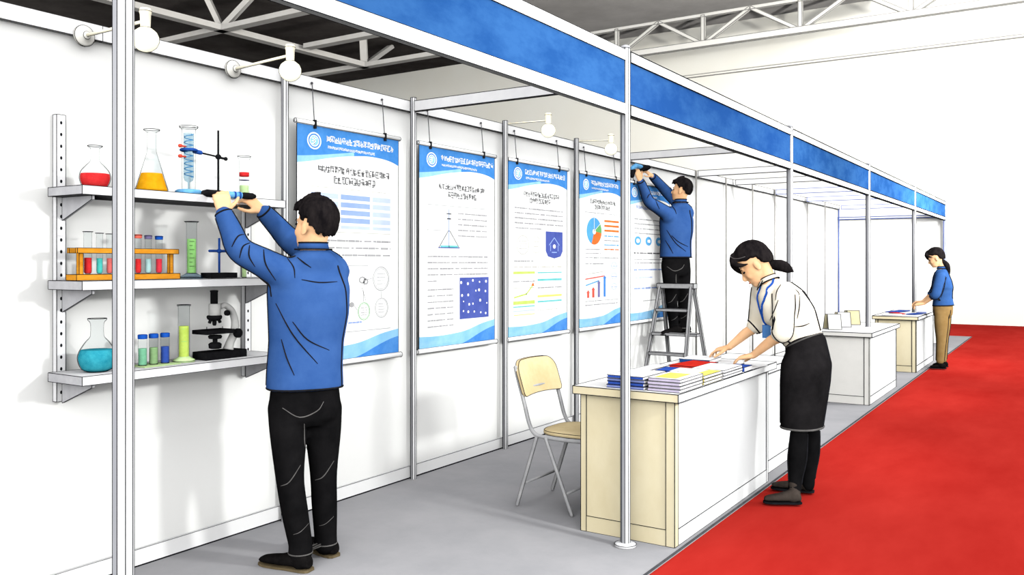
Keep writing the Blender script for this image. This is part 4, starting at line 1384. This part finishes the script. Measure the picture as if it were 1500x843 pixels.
# ---- shared builder for the two men in blue (same clothes, same pose family)
def man(label, J, view, fwd, k, tool_n, voxel, ink, group):
    """J holds the joints in place; k scales radii"""
    t = Thing('person', label, 'person', J['root'], group)
    f = nrm((*fwd, 0)); l = Vector((-f.y, f.x, 0)); up = Vector((0, 0, 1))
    Vn = nrm(view)
    H = Frame(J['head'], J['face'], J['headup'], J['hs'])
    sh = (Vector(J['shL']) + Vector(J['shR'])) / 2
    pel = Vector(J['pelvis'])
    # continuous body
    b = MB()
    head_body(b, H, (Vector(J['neck']) + up * .03, Vector(J['neck']) - up * .03, .056 * k))
    b.loft([(Vector(J['neck']) + up * .0, l * .07 * k, f * .06 * k), (sh - up * .01, l * .15 * k, f * .075 * k), (sh - up * .16, l * .14 * k, f * .09 * k), ((sh + pel) / 2, l * .125 * k, f * .085 * k), (pel, l * .13 * k, f * .09 * k), (pel - up * .09, l * .10 * k, f * .07 * k)], 20)
    for s in 'LR':
        limb(b, [(*J['sh' + s], .045 * k), (*J['el' + s], .038 * k), (*J['wr' + s], .0265 * k)], 14, 5)
        limb(b, [(*J['hip' + s], .07 * k), (*J['kn' + s], .048 * k), (*J['an' + s], .034 * k)], 14, 5)
        h = J['hand' + s]
        hand(b, J['wr' + s], h['d'], h['n'], h['t'], h['curl'], h.get('s', 1.0) * k, h.get('spread', .05), h.get('tc', .35), .0265, h.get('tdir', (.62, .72, -.32)))
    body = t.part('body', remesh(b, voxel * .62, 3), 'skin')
    face_parts(t, body, H)
    # hair
    ln = interp([(0, .50), (.45, .44), (.85, .36), (1.15, .10), (1.35, -.10), (1.60, .02), (1.85, -.30), (2.3, -.62), (PI, -.70)])
    th = lambda az, z: .013 + .012 * max(0, z) + (.014 if az < .8 else 0) * max(0, z)
    hm = hair_cap(H, lambda az, y: ln(az), th, .16, 3.0)
    for q in range(9):
        a = -.8 + .2 * q
        hm.tube([H.p(.070 * math.cos(a), .070 * math.sin(a), .115), H.p(.105 * math.cos(a) , .088 * math.sin(a), .098 - .01 * (q % 3)), H.p(.116 * math.cos(a + .1), .094 * math.sin(a + .1), .074 - .008 * (q % 2))], [.016 * H.s, .012 * H.s, .002], 7)
    t.part('hair', hm, ['hair'])
    # trousers
    m = MB()
    m.loft([(pel + up * .07, l * .158 * k, f * .112 * k), (pel - up * .02, l * .168 * k, f * .122 * k), (pel - up * .09, l * .162 * k, f * .118 * k), (pel - up * .13, l * .12 * k, f * .09 * k)], 24, 0, 2.3)
    for s in 'LR':
        hip, kn, an = (Vector(J[q + s]) for q in ('hip', 'kn', 'an'))
        limb(m, [(*hip, .092 * k), (*(hip * .62 + kn * .38), .086 * k), (*kn, .066 * k), (*(kn * .5 + an * .5), .062 * k), (*(an + up * .03), .056 * k), (*(an - up * .012), .058 * k)], 18, 5)
    C = Cloth(m, voxel, 5)
    for s in 'LR':
        hip, kn, an = (Vector(J[q + s]) for q in ('hip', 'kn', 'an'))
        C.loop(an - up * .012, f * .085 * k, l * .085 * k, ink * .8, 2)
        C.fold([kn - f * .0 + up * .07 - l * .05, kn + up * .0 + l * .0, kn - up * .02 + l * .04], Vn, ink * .62, 2)
        C.fold([an + up * .13 - l * .04, an + up * .10, an + up * .09 + l * .03], Vn, ink * .62 * .7, 2)
    C.fold([pel - up * .11, pel - up * .20, (Vector(J['knL']) + Vector(J['knR'])) / 2 + up * .12], Vn, ink * .62 * 1.1, 2)
    C.fold([pel - up * .03 + l * .10, pel - up * .075 + l * .02, pel - up * .05 - l * .06, pel - up * .01 - l * .09], Vn, ink * .62 * 1.1, 2)
    tr = t.part('trousers', C.mb, ['black_cloth', 'ink', 'cloth_line'])
    # jacket
    m = MB()
    n0 = Vector(J['neck'])
    hem = pel + up * J['hem']
    m.loft([(n0 + up * .005, l * .070 * k, f * .070 * k), (n0 - up * .030, l * .105 * k, f * .085 * k), (sh + up * .005, l * .178 * k, f * .100 * k), (sh - up * .08, l * .196 * k, f * .122 * k), (sh - up * .20, l * .190 * k, f * .130 * k),
            (sh * .45 + pel * .55, l * .176 * k, f * .124 * k), (hem + up * .10, l * .178 * k, f * .130 * k), (hem, l * .182 * k, f * .134 * k)], 28, 0, 2.35)
    for s in 'LR':
        S, E_, Wr = (Vector(J[q + s]) for q in ('sh', 'el', 'wr'))
        cuff = Wr * .93 + E_ * .07
        limb(m, [(*(S * .82 + sh * .18 - up * .03), .088 * k), (*S, .080 * k), (*(S * .5 + E_ * .5), .068 * k), (*E_, .060 * k), (*(E_ * .45 + cuff * .55), .051 * k), (*cuff, .044 * k)], 18, 5, True)
    C = Cloth(m, voxel, 7)
    # collar
    C.mb.join(MB().loft([(n0 + up * .012, l * .074 * k, f * .072 * k), (n0 + up * .040, l * .068 * k, f * .066 * k), (n0 + up * .042, l * .058 * k, f * .056 * k), (n0 + up * .018, l * .058 * k, f * .056 * k)], 24))
    for z, a in ((.040, .068), (.008, .086)):
        C.mb.tube([n0 + up * z + (l * math.cos(q * PI / 16) + f * math.sin(q * PI / 16)) * a * k for q in range(33)], ink * .9, 6, 1)
    C.loop(hem + up * .008, f * .16 * k, l * .2 * k, ink * 1.1, 1)
    C.seam([n0 - up * .06, sh - up * .16, (sh + pel) / 2, hem + up * .02], Vn, ink, .30 * k)
    for s in 'LR':
        S, E_, Wr = (Vector(J[q + s]) for q in ('sh', 'el', 'wr'))
        cuff = Wr * .93 + E_ * .07
        dirn = (Wr - E_).normalized(); a1 = dirn.orthogonal().normalized(); a2 = dirn.cross(a1)
        C.loop(cuff + dirn * .012, a1 * .08 * k, a2 * .08 * k, ink, 1)
        C.seam([S, S * .5 + E_ * .5, E_, E_ * .5 + cuff * .5, cuff], Vn, ink, .13 * k)
    for pts in J['folds']:
        C.fold(pts, Vn, ink * .8)
    t.part('jacket', C.mb, ['blue_cloth', 'ink'])
    for s in 'LR':
        u, so = shoe_mb(J['toe' + s], J['heel' + s], J['an' + s])
        uo = t.part('shoe', remesh(u, voxel * .7, 4), 'leather')
        t.part('sole', so, 'sole' if J.get('sole') else 'leather', uo)
    return t

# ---- man at the shelves
MX = 'people at the stalls'
J = dict(root=(-3.136, 2.949, 0.000), pelvis=(-3.086, 2.932, 0.803), hem=.045, shL=(-3.107, 2.823, 1.395), shR=(-3.034, 3.062, 1.413), neck=(-3.038, 2.940, 1.505), head=(-3.033, 2.943, 1.619),
         face=(-.93, -.05, .12), headup=(.05, .05, 1), hs=1.0,
         elL=(-3.249, 2.683, 1.510), wrL=(-3.332, 2.653, 1.683), elR=(-3.344, 3.075, 1.565), wrR=(-3.379, 2.933, 1.705),
         hipL=(-3.127, 2.858, 0.767), hipR=(-3.044, 3.008, 0.753), knL=(-3.093, 2.844, 0.431), knR=(-3.070, 3.038, 0.420), anL=(-3.068, 2.885, 0.090), anR=(-3.091, 3.072, 0.080),
         toeL=(-3.282, 2.832, 0.000), heelL=(-2.999, 2.884, 0.000), toeR=(-3.351, 3.123, 0.000), heelR=(-3.041, 3.092, 0.000), sole=True,
         handL=dict(d=(-.30, .10, .95), n=(.86, -.52, .08), t=(.5, .85, 0), curl=(.55, .95, .6), spread=.03, tc=.2),
         handR=dict(d=(-.62, -.42, .62), n=(.62, -.10, .75), t=(.25, -.75, -.6), curl=(.45, .85, .6), spread=.03, tc=.5),
         folds=[[(-3.262, 2.651, 1.523), (-3.238, 2.666, 1.573), (-3.207, 2.687, 1.583)], [(-3.233, 2.670, 1.472), (-3.220, 2.678, 1.523), (-3.196, 2.694, 1.542)], [(-3.196, 2.694, 1.529), (-3.196, 2.694, 1.478), (-3.175, 2.708, 1.431)],
                [(-3.143, 2.728, 1.510), (-3.132, 2.735, 1.441), (-3.095, 2.759, 1.368)], [(-3.053, 2.787, 1.472), (-3.027, 2.804, 1.428), (-3.021, 2.807, 1.380)], [(-3.013, 2.813, 1.475), (-2.987, 2.830, 1.450), (-2.960, 2.847, 1.428)],
                [(-2.995, 2.825, 1.371), (-2.926, 2.869, 1.358), (-2.857, 2.914, 1.362)], [(-3.095, 2.759, 1.260), (-3.027, 2.804, 1.112), (-2.934, 2.864, 0.979)], [(-3.029, 2.802, 1.175), (-2.974, 2.838, 1.093), (-2.889, 2.894, 1.039)], [(-3.074, 2.773, 1.093), (-3.053, 2.787, 1.008), (-3.024, 2.806, 0.929)]])
man('black-haired man in a blue jacket and black trousers reaching to the top shelf', J, (-.70, .71, -.02), (-.83, .56), 1.0, 0, .0105, .0044, MX)

# tool in his hands
a, b = Vector((-3.471, 2.653, 1.782)), Vector((-3.411, 2.900, 1.779))
t = Thing('hand_instrument', 'black and blue tube-shaped instrument held at the edge of the top shelf', 'instrument', tuple(a))
q = lambda k: a + (b - a) * k
t.part('grip', MB().tube([q(0), q(.05), q(.30), q(.40)], [.014, .0185, .018, .016], 16, 0, True, True), 'black')
t.part('barrel', MB().tube([q(.34), q(.74)], .0165, 16), 'l_sky')
cb = MB()
for k in (.58, .68):
    cb.tube([q(k), q(k + .035)], .0180, 16)
t.part('collar', cb, 'blue_metal')
t.part('end_cap', MB().tube([q(.74), q(.80), q(.97), q(1.0)], [.013, .017, .016, .012], 16, 0, True, True), 'black')

# ---- man on the ladder
J = dict(root=(-3.494, 8.534, 0.699), pelvis=(-3.502, 8.553, 1.436), hem=.062, shL=(-3.542, 8.395, 1.960), shR=(-3.439, 8.701, 1.986), neck=(-3.452, 8.561, 2.073), head=(-3.438, 8.546, 2.200),
         face=(-.93, -.15, .14), headup=(.05, .05, 1), hs=.94,
         elL=(-3.621, 8.141, 2.069), wrL=(-3.638, 7.963, 2.271), elR=(-3.590, 8.543, 2.185), wrR=(-3.630, 8.231, 2.341),
         hipL=(-3.544, 8.489, 1.386), hipR=(-3.457, 8.630, 1.385), knL=(-3.530, 8.510, 1.049), knR=(-3.451, 8.633, 1.054), anL=(-3.512, 8.522, 0.756), anR=(-3.451, 8.633, 0.773),
         toeL=(-3.488, 8.161, 0.711), heelL=(-3.428, 8.501, 0.711), toeR=(-3.562, 8.624, 0.711), heelR=(-3.404, 8.726, 0.711),
         handL=dict(d=(-.18, -.35, .92), n=(.80, -.55, .05), t=(.5, .8, 0), curl=(.35, .7, .5), spread=.03, tc=.3),
         handR=dict(d=(-.55, -.62, .52), n=(.62, -.05, .75), t=(.2, -.75, -.6), curl=(.45, .8, .5), spread=.03, tc=.5),
         folds=[[(-3.597, 8.038, 2.103), (-3.580, 8.049, 2.137), (-3.551, 8.067, 2.151)], [(-3.569, 8.175, 2.096), (-3.557, 8.183, 2.055), (-3.534, 8.198, 1.999)], [(-3.462, 8.364, 2.041), (-3.438, 8.379, 1.998), (-3.426, 8.387, 1.956)],
                [(-3.509, 8.333, 1.787), (-3.432, 8.383, 1.654), (-3.344, 8.441, 1.570)], [(-3.468, 8.360, 1.731), (-3.409, 8.398, 1.668), (-3.326, 8.452, 1.619)], [(-3.521, 8.326, 1.682), (-3.485, 8.349, 1.612), (-3.456, 8.368, 1.548)]])
man('man in a blue jacket and black trousers standing on a stepladder, hanging a poster', J, (-.40, .91, -.02), (-.72, .69), .93, 0, .0125, .0066, MX)
a, b = Vector((-3.668, 7.836, 2.357)), Vector((-3.644, 8.126, 2.416))
t = Thing('hanging_clamp', 'small blue and black clamp in the hands of the man on the ladder', 'clamp', tuple(a))
q = lambda k: a + (b - a) * k
t.part('jaw', MB().tube([q(0) - Vector((0, 0, .045)), q(.05), q(.12)], [.022, .026, .020], 12, 0, True, True), 'black')
t.part('bar', MB().tube([q(.0) + Vector((0, 0, .03)), q(.25) + Vector((0, 0, .045)), q(.6) + Vector((0, 0, .022))], [.020, .026, .022], 12, 0, True, True), 'l_sky')
t.part('knob', MB().tube([q(.62), q(1.0), q(1.15)], [.028, .030, .022], 14, 0, True, True), 'black')

# ---- women
def woman(label, J, view, fwd, k, voxel, ink, group, near=True):
    t = Thing('person', label, 'person', J['root'], group)
    f = nrm((*fwd, 0)); l = Vector((-f.y, f.x, 0)); up = Vector((0, 0, 1))
    Vn = nrm(view)
    H = Frame(J['head'], J['face'], J['headup'], J['hs'])
    sh = (Vector(J['shL']) + Vector(J['shR'])) / 2
    pel, wa, n0 = Vector(J['pelvis']), Vector(J['waist']), Vector(J['neck'])
    ax = (sh - pel).normalized()             # along the spine
    fr = (f - ax * f.dot(ax)).normalized()   # chest direction
    nk = (H.p(-.03, 0, -.05) - n0).normalized()
    b = MB()
    head_body(b, H, (n0 + nk * .03, n0 - nk * .03, .046 * k), True)
    b.loft([(n0, l * .06 * k, fr * .05 * k), (sh - ax * .01, l * .13 * k, fr * .065 * k), (sh - ax * .15, l * .12 * k, fr * .08 * k), (wa, l * .10 * k, fr * .075 * k), (pel, l * .12 * k, fr * .09 * k), (pel - up * .1, l * .09 * k, f * .07 * k)], 20)
    for s in 'LR':
        limb(b, [(*J['sh' + s], .040 * k), (*J['el' + s], .034 * k), (*(Vector(J['el' + s]) * .6 + Vector(J['wr' + s]) * .4), .034 * k), (*J['wr' + s], .0225 * k)], 14, 5)
        limb(b, [(*J['hip' + s], .07 * k), (*J['kn' + s], .046 * k), (*J['an' + s], .032 * k)], 14, 5)
        h = J['hand' + s]
        hand(b, J['wr' + s], h['d'], h['n'], h['t'], h['curl'], h.get('s', .95) * k, h.get('spread', .06), h.get('tc', .3), .0235)
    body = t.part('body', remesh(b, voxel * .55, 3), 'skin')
    face_parts(t, body, H)
    ln = interp([(0, .60), (.30, .56), (.60, .40), (.95, .26), (1.25, .12), (1.50, .10), (1.72, .02), (1.95, -.55), (2.4, -.70), (PI, -.72)])
    th = lambda az, z: .017 + .013 * max(0, z) + .010 * max(0, -z)
    hm = hair_cap(H, lambda az, y: ln(az), th, .07, 9.0, strand=.003)
    # side-swept fringe locks framing the face
    for s in (-1, 1):
        if s < 0:
            P_ = [(.070, .020, .120), (.100, .044, .088), (.098, .070, .046), (.080, .084, .004), (.068, .086, -.030)]
        else:
            P_ = [(.066, .018, .124), (.092, .044, .098), (.088, .070, .066), (.062, .086, .042), (.030, .092, .026)]
        hm.tube(spline([H.p(x, s * y, z) for x, y, z in P_], 4), [q * H.s for q in [.020, .020, .020, .019, .019, .019, .018, .018, .017, .016, .015, .014, .012, .010, .008, .006, .004]], 10, 0, True, True)
    hr = remesh(hm, voxel * .55, 2)
    ho = t.part('hair', hr, 'hair')
    P = [Vector(q) for q in J['pony']]
    pm = MB()
    limb(pm, [(*P[0], .026 * H.s), (*(P[0] * .55 + P[1] * .45), .034 * H.s), (*P[1], .036 * H.s), (*(P[1] * .4 + P[2] * .6), .026 * H.s), (*P[2], .005)], 14, 5)
    t.part('ponytail', pm, 'hair', ho)
    sh_ = MB().tube(spline([H.p(.080, .052, .140), H.p(.078, .082, .112), H.p(.056, .102, .088), H.p(.016, .110, .070)], 5), .0018 if near else .0022, 6)  # painted sheen: a thin light strand laid over the hair
    if near:
        t.part('hair_sheen_line', sh_, 'hair_sheen', ho)
    # lower garment
    m = MB()
    kn = (Vector(J['knL']) + Vector(J['knR'])) / 2
    if J['skirt']:
        hz = Vector(J['skirthem'])
        m.loft([(wa + ax * .02, l * .128 * k, fr * .104 * k), (wa - ax * .04, l * .150 * k, fr * .120 * k), (pel + up * .02, l * .178 * k, f * .142 * k), (pel * .75 + hz * .25, l * .182 * k, f * .140 * k), (pel * .4 + hz * .6, l * .172 * k, f * .130 * k), (hz, l * .165 * k, f * .118 * k)], 28, 0, 2.2)
        C = Cloth(m, voxel, 6)
        C.seam([wa, pel, pel * .5 + hz * .5, hz + up * .02], Vn, ink, .30 * k)
        C.loop(hz + up * .010, f * .14 * k, l * .2 * k, ink * 1.3, 2)
        C.loop(wa - ax * .012, fr * .16 * k, l * .2 * k, ink, 2)
        t.part('skirt', C.mb, ['skirt_cloth', 'ink', 'cloth_line'])
        m = MB()
        for s in 'LR':
            hip, knn, an = (Vector(J[q + s]) for q in ('hip', 'kn', 'an'))
            limb(m, [(*(hip * .22 + knn * .78), .050 * k), (*knn, .054 * k), (*(knn * .6 + an * .4), .056 * k), (*(knn * .2 + an * .8), .042 * k), (*(an - up * .02), .040 * k)], 16, 5)
        C = Cloth(m, voxel, 4)
        for s in 'LR':
            C.seam([Vector(J['kn' + s]) + up * .04, (Vector(J['kn' + s]) + Vector(J['an' + s])) / 2, Vector(J['an' + s]) + up * .03], Vn, ink, .11 * k)
        t.part('leggings', C.mb, ['black_cloth', 'ink', 'cloth_line'])
    else:
        m.loft([(wa, l * .128 * k, fr * .10 * k), (pel + up * .02, l * .158 * k, f * .125 * k), (pel - up * .08, l * .155 * k, f * .12 * k), (pel - up * .13, l * .11 * k, f * .09 * k)], 24, 0, 2.3)
        for s in 'LR':
            hip, knn, an = (Vector(J[q + s]) for q in ('hip', 'kn', 'an'))
            limb(m, [(*hip, .090 * k), (*(hip * .5 + knn * .5), .086 * k), (*knn, .066 * k), (*(knn * .5 + an * .5), .058 * k), (*(an + up * .02), .053 * k)], 16, 5)
        C = Cloth(m, voxel, 5)
        for s in 'LR':
            C.seam([Vector(J['hip' + s]) + up * .03, Vector(J['kn' + s]), Vector(J['an' + s]) + up * .03], Vn, ink, .15 * k)
        t.part('trousers', C.mb, [J['low'], 'ink'])
    # shirt
    m = MB()
    hm_ = J['hem']
    bk = 1.0 if near else .3
    m.loft([(n0 + ax * .0, l * .058 * k, fr * .055 * k), (n0 - ax * .03, l * .088 * k, fr * .074 * k), (sh + ax * .0 - fr * .024 * bk, l * .150 * k, fr * (.092 + .018 * bk) * k), (sh - ax * .08 - fr * .036 * bk, l * .166 * k, fr * (.112 + .028 * bk) * k), (sh - ax * .17 - fr * .036 * bk, l * .160 * k, fr * (.124 + .028 * bk) * k),
            (sh * .4 + wa * .6 - fr * .022 * bk, l * .146 * k, fr * (.118 + .020 * bk) * k), (wa + ax * .02, l * .136 * k, fr * .118 * k), (wa - ax * hm_, l * (.130 if J['skirt'] else .165) * k, fr * (.108 if J['skirt'] else .135) * k)], 28, 0, 2.25)
    for s in 'LR':
        S, E_ = Vector(J['sh' + s]), Vector(J['el' + s])
        Cf = E_ + (Vector(J['wr' + s]) - E_) * J['cuff']
        limb(m, [(*(S * .82 + sh * .18 - ax * .03), .076 * k), (*S, .068 * k), (*(S * .5 + E_ * .5), .066 * k), (*E_, .062 * k), (*Cf, .056 * k)], 18, 5)
    C = Cloth(m, voxel, 6)
    # collar stand and points
    C.mb.join(MB().loft([(n0 + nk * .004, l * .062 * k, fr * .058 * k), (n0 + nk * .034, l * .054 * k, fr * .050 * k), (n0 + nk * .035, l * .047 * k, fr * .043 * k), (n0 + nk * .008, l * .048 * k, fr * .044 * k)], 24))
    C.mb.tube([n0 + nk * .034 + (l * math.cos(q * PI / 16) * .054 + fr * math.sin(q * PI / 16) * .050) * k for q in range(33)], ink * .7, 6, 1)
    C.mb.tube([n0 + nk * .002 + (l * math.cos(q * PI / 16) * .066 + fr * math.sin(q * PI / 16) * .062) * k for q in range(33)], ink * .8, 6, 1)
    if near:
        for s in (-1, 1):
            A = n0 + nk * .030 + (l * s * .030 + fr * .044) * k
            B = n0 + nk * .020 + (l * s * .053 + fr * .020) * k
            D = n0 - nk * .020 + (l * s * .052 + fr * .080) * k
            C.mb.add([A, B, D, A - fr * .004, B - fr * .004, D - fr * .004], [(0, 1, 2), (5, 4, 3), (0, 2, 5, 3), (2, 1, 4, 5), (1, 0, 3, 4)], 0)
            C.mb.tube([A, D, B], ink * .7, 6, 1)
    C.seam([n0 - ax * .05, sh - ax * .15, (sh + wa) / 2, wa], Vn, ink * 1.35, .30 * k)
    for s in 'LR':
        S, E_ = Vector(J['sh' + s]), Vector(J['el' + s])
        dr = (Vector(J['wr' + s]) - E_).normalized()
        Cf = E_ + (Vector(J['wr' + s]) - E_) * J['cuff']
        a1 = dr.orthogonal().normalized(); a2 = dr.cross(a1)
        C.loop(Cf + dr * .010, a1 * .09 * k, a2 * .09 * k, ink, 1)
        C.seam([S, S * .5 + E_ * .5, E_, Cf], Vn, ink, .12 * k)
    for pts in J['folds']:
        C.fold(pts, Vn, ink * .75)
    C.loop(wa - ax * (hm_ - .01), fr * .16 * k, l * .2 * k, ink, 1)
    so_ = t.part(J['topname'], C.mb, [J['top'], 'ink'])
    if near:
        ly = MB()
        def strap(pts, w):
            Q = []
            for p in spline(pts, 8):
                h = C.bvh.find_nearest(Vector(p))
                Q.append(h[0] + h[1] * .005 if h[3] < .12 else Vector(p))
            for i in range(len(Q) - 1):
                tt = (Q[i + 1] - Q[i]).normalized()
                sd = tt.cross(Vn).normalized() * w
                dp = Vn * .0015
                ly.hexa([Q[i] - sd - dp, Q[i] + sd - dp, Q[i] + sd + dp, Q[i] - sd + dp, Q[i + 1] - sd - dp, Q[i + 1] + sd - dp, Q[i + 1] + sd + dp, Q[i + 1] - sd + dp])
        strap(J['strapA'], .0068)
        strap(J['strapB'], .0060)
        lo_ = t.part('lanyard', ly, 'lanyard')
        c = Vector(J['badge'])
        t.part('badge', MB().obox(c, nrm((.84, .54, 0)) * .026, Vn * .002, Vector((0, 0, .041)), 0, .0016, 1), ['badge', 'lanyard'], lo_)
    for s in 'LR':
        u, so = shoe_mb(J['toe' + s], J['heel' + s], J['an' + s], .038 * k, .070)
        uo = t.part('shoe', remesh(u, voxel * .7, 4), J['shoe'])
        t.part('sole', so, 'ink', uo)
    return t

J = dict(root=(-1.433, 5.451, 0.000), pelvis=(-1.391, 5.512, 0.800), waist=(-1.419, 5.541, 0.971), shL=(-1.512, 5.433, 1.250), shR=(-1.728, 5.698, 1.274), neck=(-1.636, 5.567, 1.327), head=(-1.735, 5.574, 1.432),
         face=(-.74, -.26, -.62), headup=(-.55, -.1, .85), hs=1.06,
         elL=(-1.493, 5.350, 1.027), wrL=(-1.703, 5.428, 0.861), elR=(-1.770, 5.743, 1.044), wrR=(-1.937, 5.658, 0.882),
         hipL=(-1.391, 5.416, 0.780), hipR=(-1.387, 5.598, 0.761), knL=(-1.404, 5.372, 0.368), knR=(-1.384, 5.587, 0.354), anL=(-1.417, 5.328, 0.088), anR=(-1.399, 5.578, 0.071), skirthem=(-1.408, 5.465, 0.427),
         toeL=(-1.566, 5.202, 0.000), heelL=(-1.375, 5.308, 0.000), toeR=(-1.624, 5.558, 0.000), heelR=(-1.372, 5.604, 0.000),
         handL=dict(d=(-.86, .02, -.22), n=(-.20, -.08, .95), t=(-.2, .9, 0), curl=(.30, .35, .25), s=1.0),
         handR=dict(d=(-.86, .0, -.24), n=(-.22, -.10, .95), t=(-.2, -.9, 0), curl=(.32, .38, .28), s=1.0),
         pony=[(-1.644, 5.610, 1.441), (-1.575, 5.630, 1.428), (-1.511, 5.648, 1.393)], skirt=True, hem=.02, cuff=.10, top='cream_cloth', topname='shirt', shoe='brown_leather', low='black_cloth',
         strapA=[(-1.596, 5.521, 1.402), (-1.596, 5.474, 1.334), (-1.601, 5.447, 1.248), (-1.614, 5.462, 1.148), (-1.627, 5.478, 1.056)],
         strapB=[(-1.697, 5.551, 1.305), (-1.664, 5.501, 1.245), (-1.634, 5.473, 1.147), (-1.627, 5.478, 1.056)], badge=(-1.628, 5.465, 1.014),
         folds=[[(-1.503, 5.343, 1.316), (-1.524, 5.330, 1.274), (-1.531, 5.325, 1.220)], [(-1.405, 5.407, 1.245), (-1.408, 5.405, 1.178), (-1.419, 5.398, 1.107)], [(-1.517, 5.334, 1.220), (-1.538, 5.321, 1.153), (-1.559, 5.307, 1.094)], [(-1.426, 5.393, 1.287), (-1.412, 5.403, 1.270)][0:2] + [(-1.405, 5.407, 1.249)],
                [(-1.430, 5.391, 1.056), (-1.391, 5.416, 1.061), (-1.356, 5.439, 1.077)]])
woman('woman in a cream shirt and black skirt bending over the near counter', J, (-.29, .95, -.05), (-.98, .10), 1.0, .0105, .0054, MX)

J = dict(root=(-1.521, 13.043, 0.000), pelvis=(-1.499, 13.144, 0.823), waist=(-1.499, 13.144, 0.954), shL=(-1.505, 12.973, 1.265), shR=(-1.535, 13.311, 1.270), neck=(-1.515, 13.134, 1.366), head=(-1.578, 13.093, 1.506),
         face=(-.90, -.12, -.34), headup=(-.30, 0, .95), hs=1.0,
         elL=(-1.554, 12.894, 1.026), wrL=(-1.713, 12.957, 0.891), elR=(-1.626, 13.277, 1.032), wrR=(-1.750, 13.172, 0.910),
         hipL=(-1.507, 13.067, 0.771), hipR=(-1.494, 13.243, 0.763), knL=(-1.505, 13.045, 0.419), knR=(-1.502, 13.238, 0.414), anL=(-1.523, 13.057, 0.091), anR=(-1.512, 13.255, 0.092),
         toeL=(-1.649, 13.051, 0.000), heelL=(-1.451, 13.089, 0.000), toeR=(-1.649, 13.329, 0.000), heelR=(-1.456, 13.361, 0.000),
         handL=dict(d=(-.9, .1, -.15), n=(-.1, -.2, .95), t=(-.2, .9, 0), curl=(.5, .6, .4), s=1.15),
         handR=dict(d=(-.9, .0, -.15), n=(-.1, .1, .95), t=(-.2, -.9, 0), curl=(.5, .6, .4), s=1.15),
         pony=[(-1.510, 13.089, 1.487), (-1.447, 13.130, 1.413), (-1.416, 13.150, 1.292)], skirt=False, hem=.10, cuff=.22, top='blue_cloth_far', topname='top', shoe='leather', low='tan_cloth',
         folds=[[(-1.438, 12.897, 1.267), (-1.446, 12.892, 1.129), (-1.484, 12.868, 0.983)], [(-1.538, 12.833, 1.349), (-1.576, 12.808, 1.221), (-1.600, 12.793, 1.056)]])
woman('woman with a ponytail in a blue top and tan trousers at the far counter', J, (-.14, .98, -.03), (-.99, .05), 1.0, .013, .0072, MX, False)

WORLD_E, KEY_E, FILL_E, EXPO, DB = 1.5, 330, 2.4, 0.06, 0

# ------------------------------------------------------------------ light and camera
W = bpy.data.worlds.new('sky')
bpy.context.scene.world = W
W.use_nodes = True
bg = W.node_tree.nodes['Background']
bg.inputs[0].default_value = (.985, .985, 1.0, 1)
bg.inputs[1].default_value = WORLD_E
# added unseen key spots, kept below the fascia so it throws no shadow band
for y in (3.7, 7.0, 10.6, 14.4):
    lt = bpy.data.lights.new('added_key_spot', 'SPOT')
    lt.energy = KEY_E
    lt.shadow_soft_size = .16
    lt.spot_size = math.radians(100)
    lt.spot_blend = 1.0
    lt.color = (.99, 1, .99)
    lo = bpy.data.objects.new('added_key_spot', lt)
    COL.objects.link(lo)
    lo.location = (.75, y, 2.12)
    lo.rotation_euler = Vector((-1, -.12, -.22)).to_track_quat('-Z', 'Y').to_euler()

fill = bpy.data.lights.new('added_fill', 'SUN')  # added fill from behind the camera, no real source in the hall
fill.energy = FILL_E
fill.angle = math.radians(60)
fo = bpy.data.objects.new('added_fill', fill)
COL.objects.link(fo)
fo.location = (3, -8, 6)
fo.rotation_euler = Vector((-.5, .85, -.12)).to_track_quat('-Z', 'Y').to_euler()

for p, d, e in (((3, 9, 5.5), (-.75, .8, .12), 2600), ((2.5, 13, 2.5), (-.8, .45, .55), 4200), ((.6, 10.5, 2.1), (-.28, 1, -.02), 160)):
    lt = bpy.data.lights.new('added_hall_spot', 'SPOT')  # unseen spots added to brighten the far wall, roof and end wall
    lt.energy = e
    lt.shadow_soft_size = .5
    lt.spot_size = math.radians(120)
    lt.spot_blend = 1.0
    lt.color = (1, .985, .95)
    lo = bpy.data.objects.new('added_hall_spot', lt)
    COL.objects.link(lo)
    lo.location = p
    lo.rotation_euler = Vector(d).to_track_quat('-Z', 'Y').to_euler()

cam = bpy.data.cameras.new('camera')
cam.sensor_width = 36
cam.lens = 1266 / 1500 * 36
cam.shift_y = -36.5 / 1500
cam.clip_end = 200
co = bpy.data.objects.new('camera', cam)
COL.objects.link(co)
co.location = (0, 0, 1.45)
co.rotation_euler = (PI / 2, 0, math.radians(33))
sc = bpy.context.scene
sc.camera = co
sc.view_settings.view_transform = 'Standard'
sc.view_settings.look = 'None'
sc.view_settings.exposure = EXPO
sc.cycles.max_bounces = 8
sc.cycles.diffuse_bounces = DB
sc.cycles.transparent_max_bounces = 24
sc.cycles.use_denoising = True
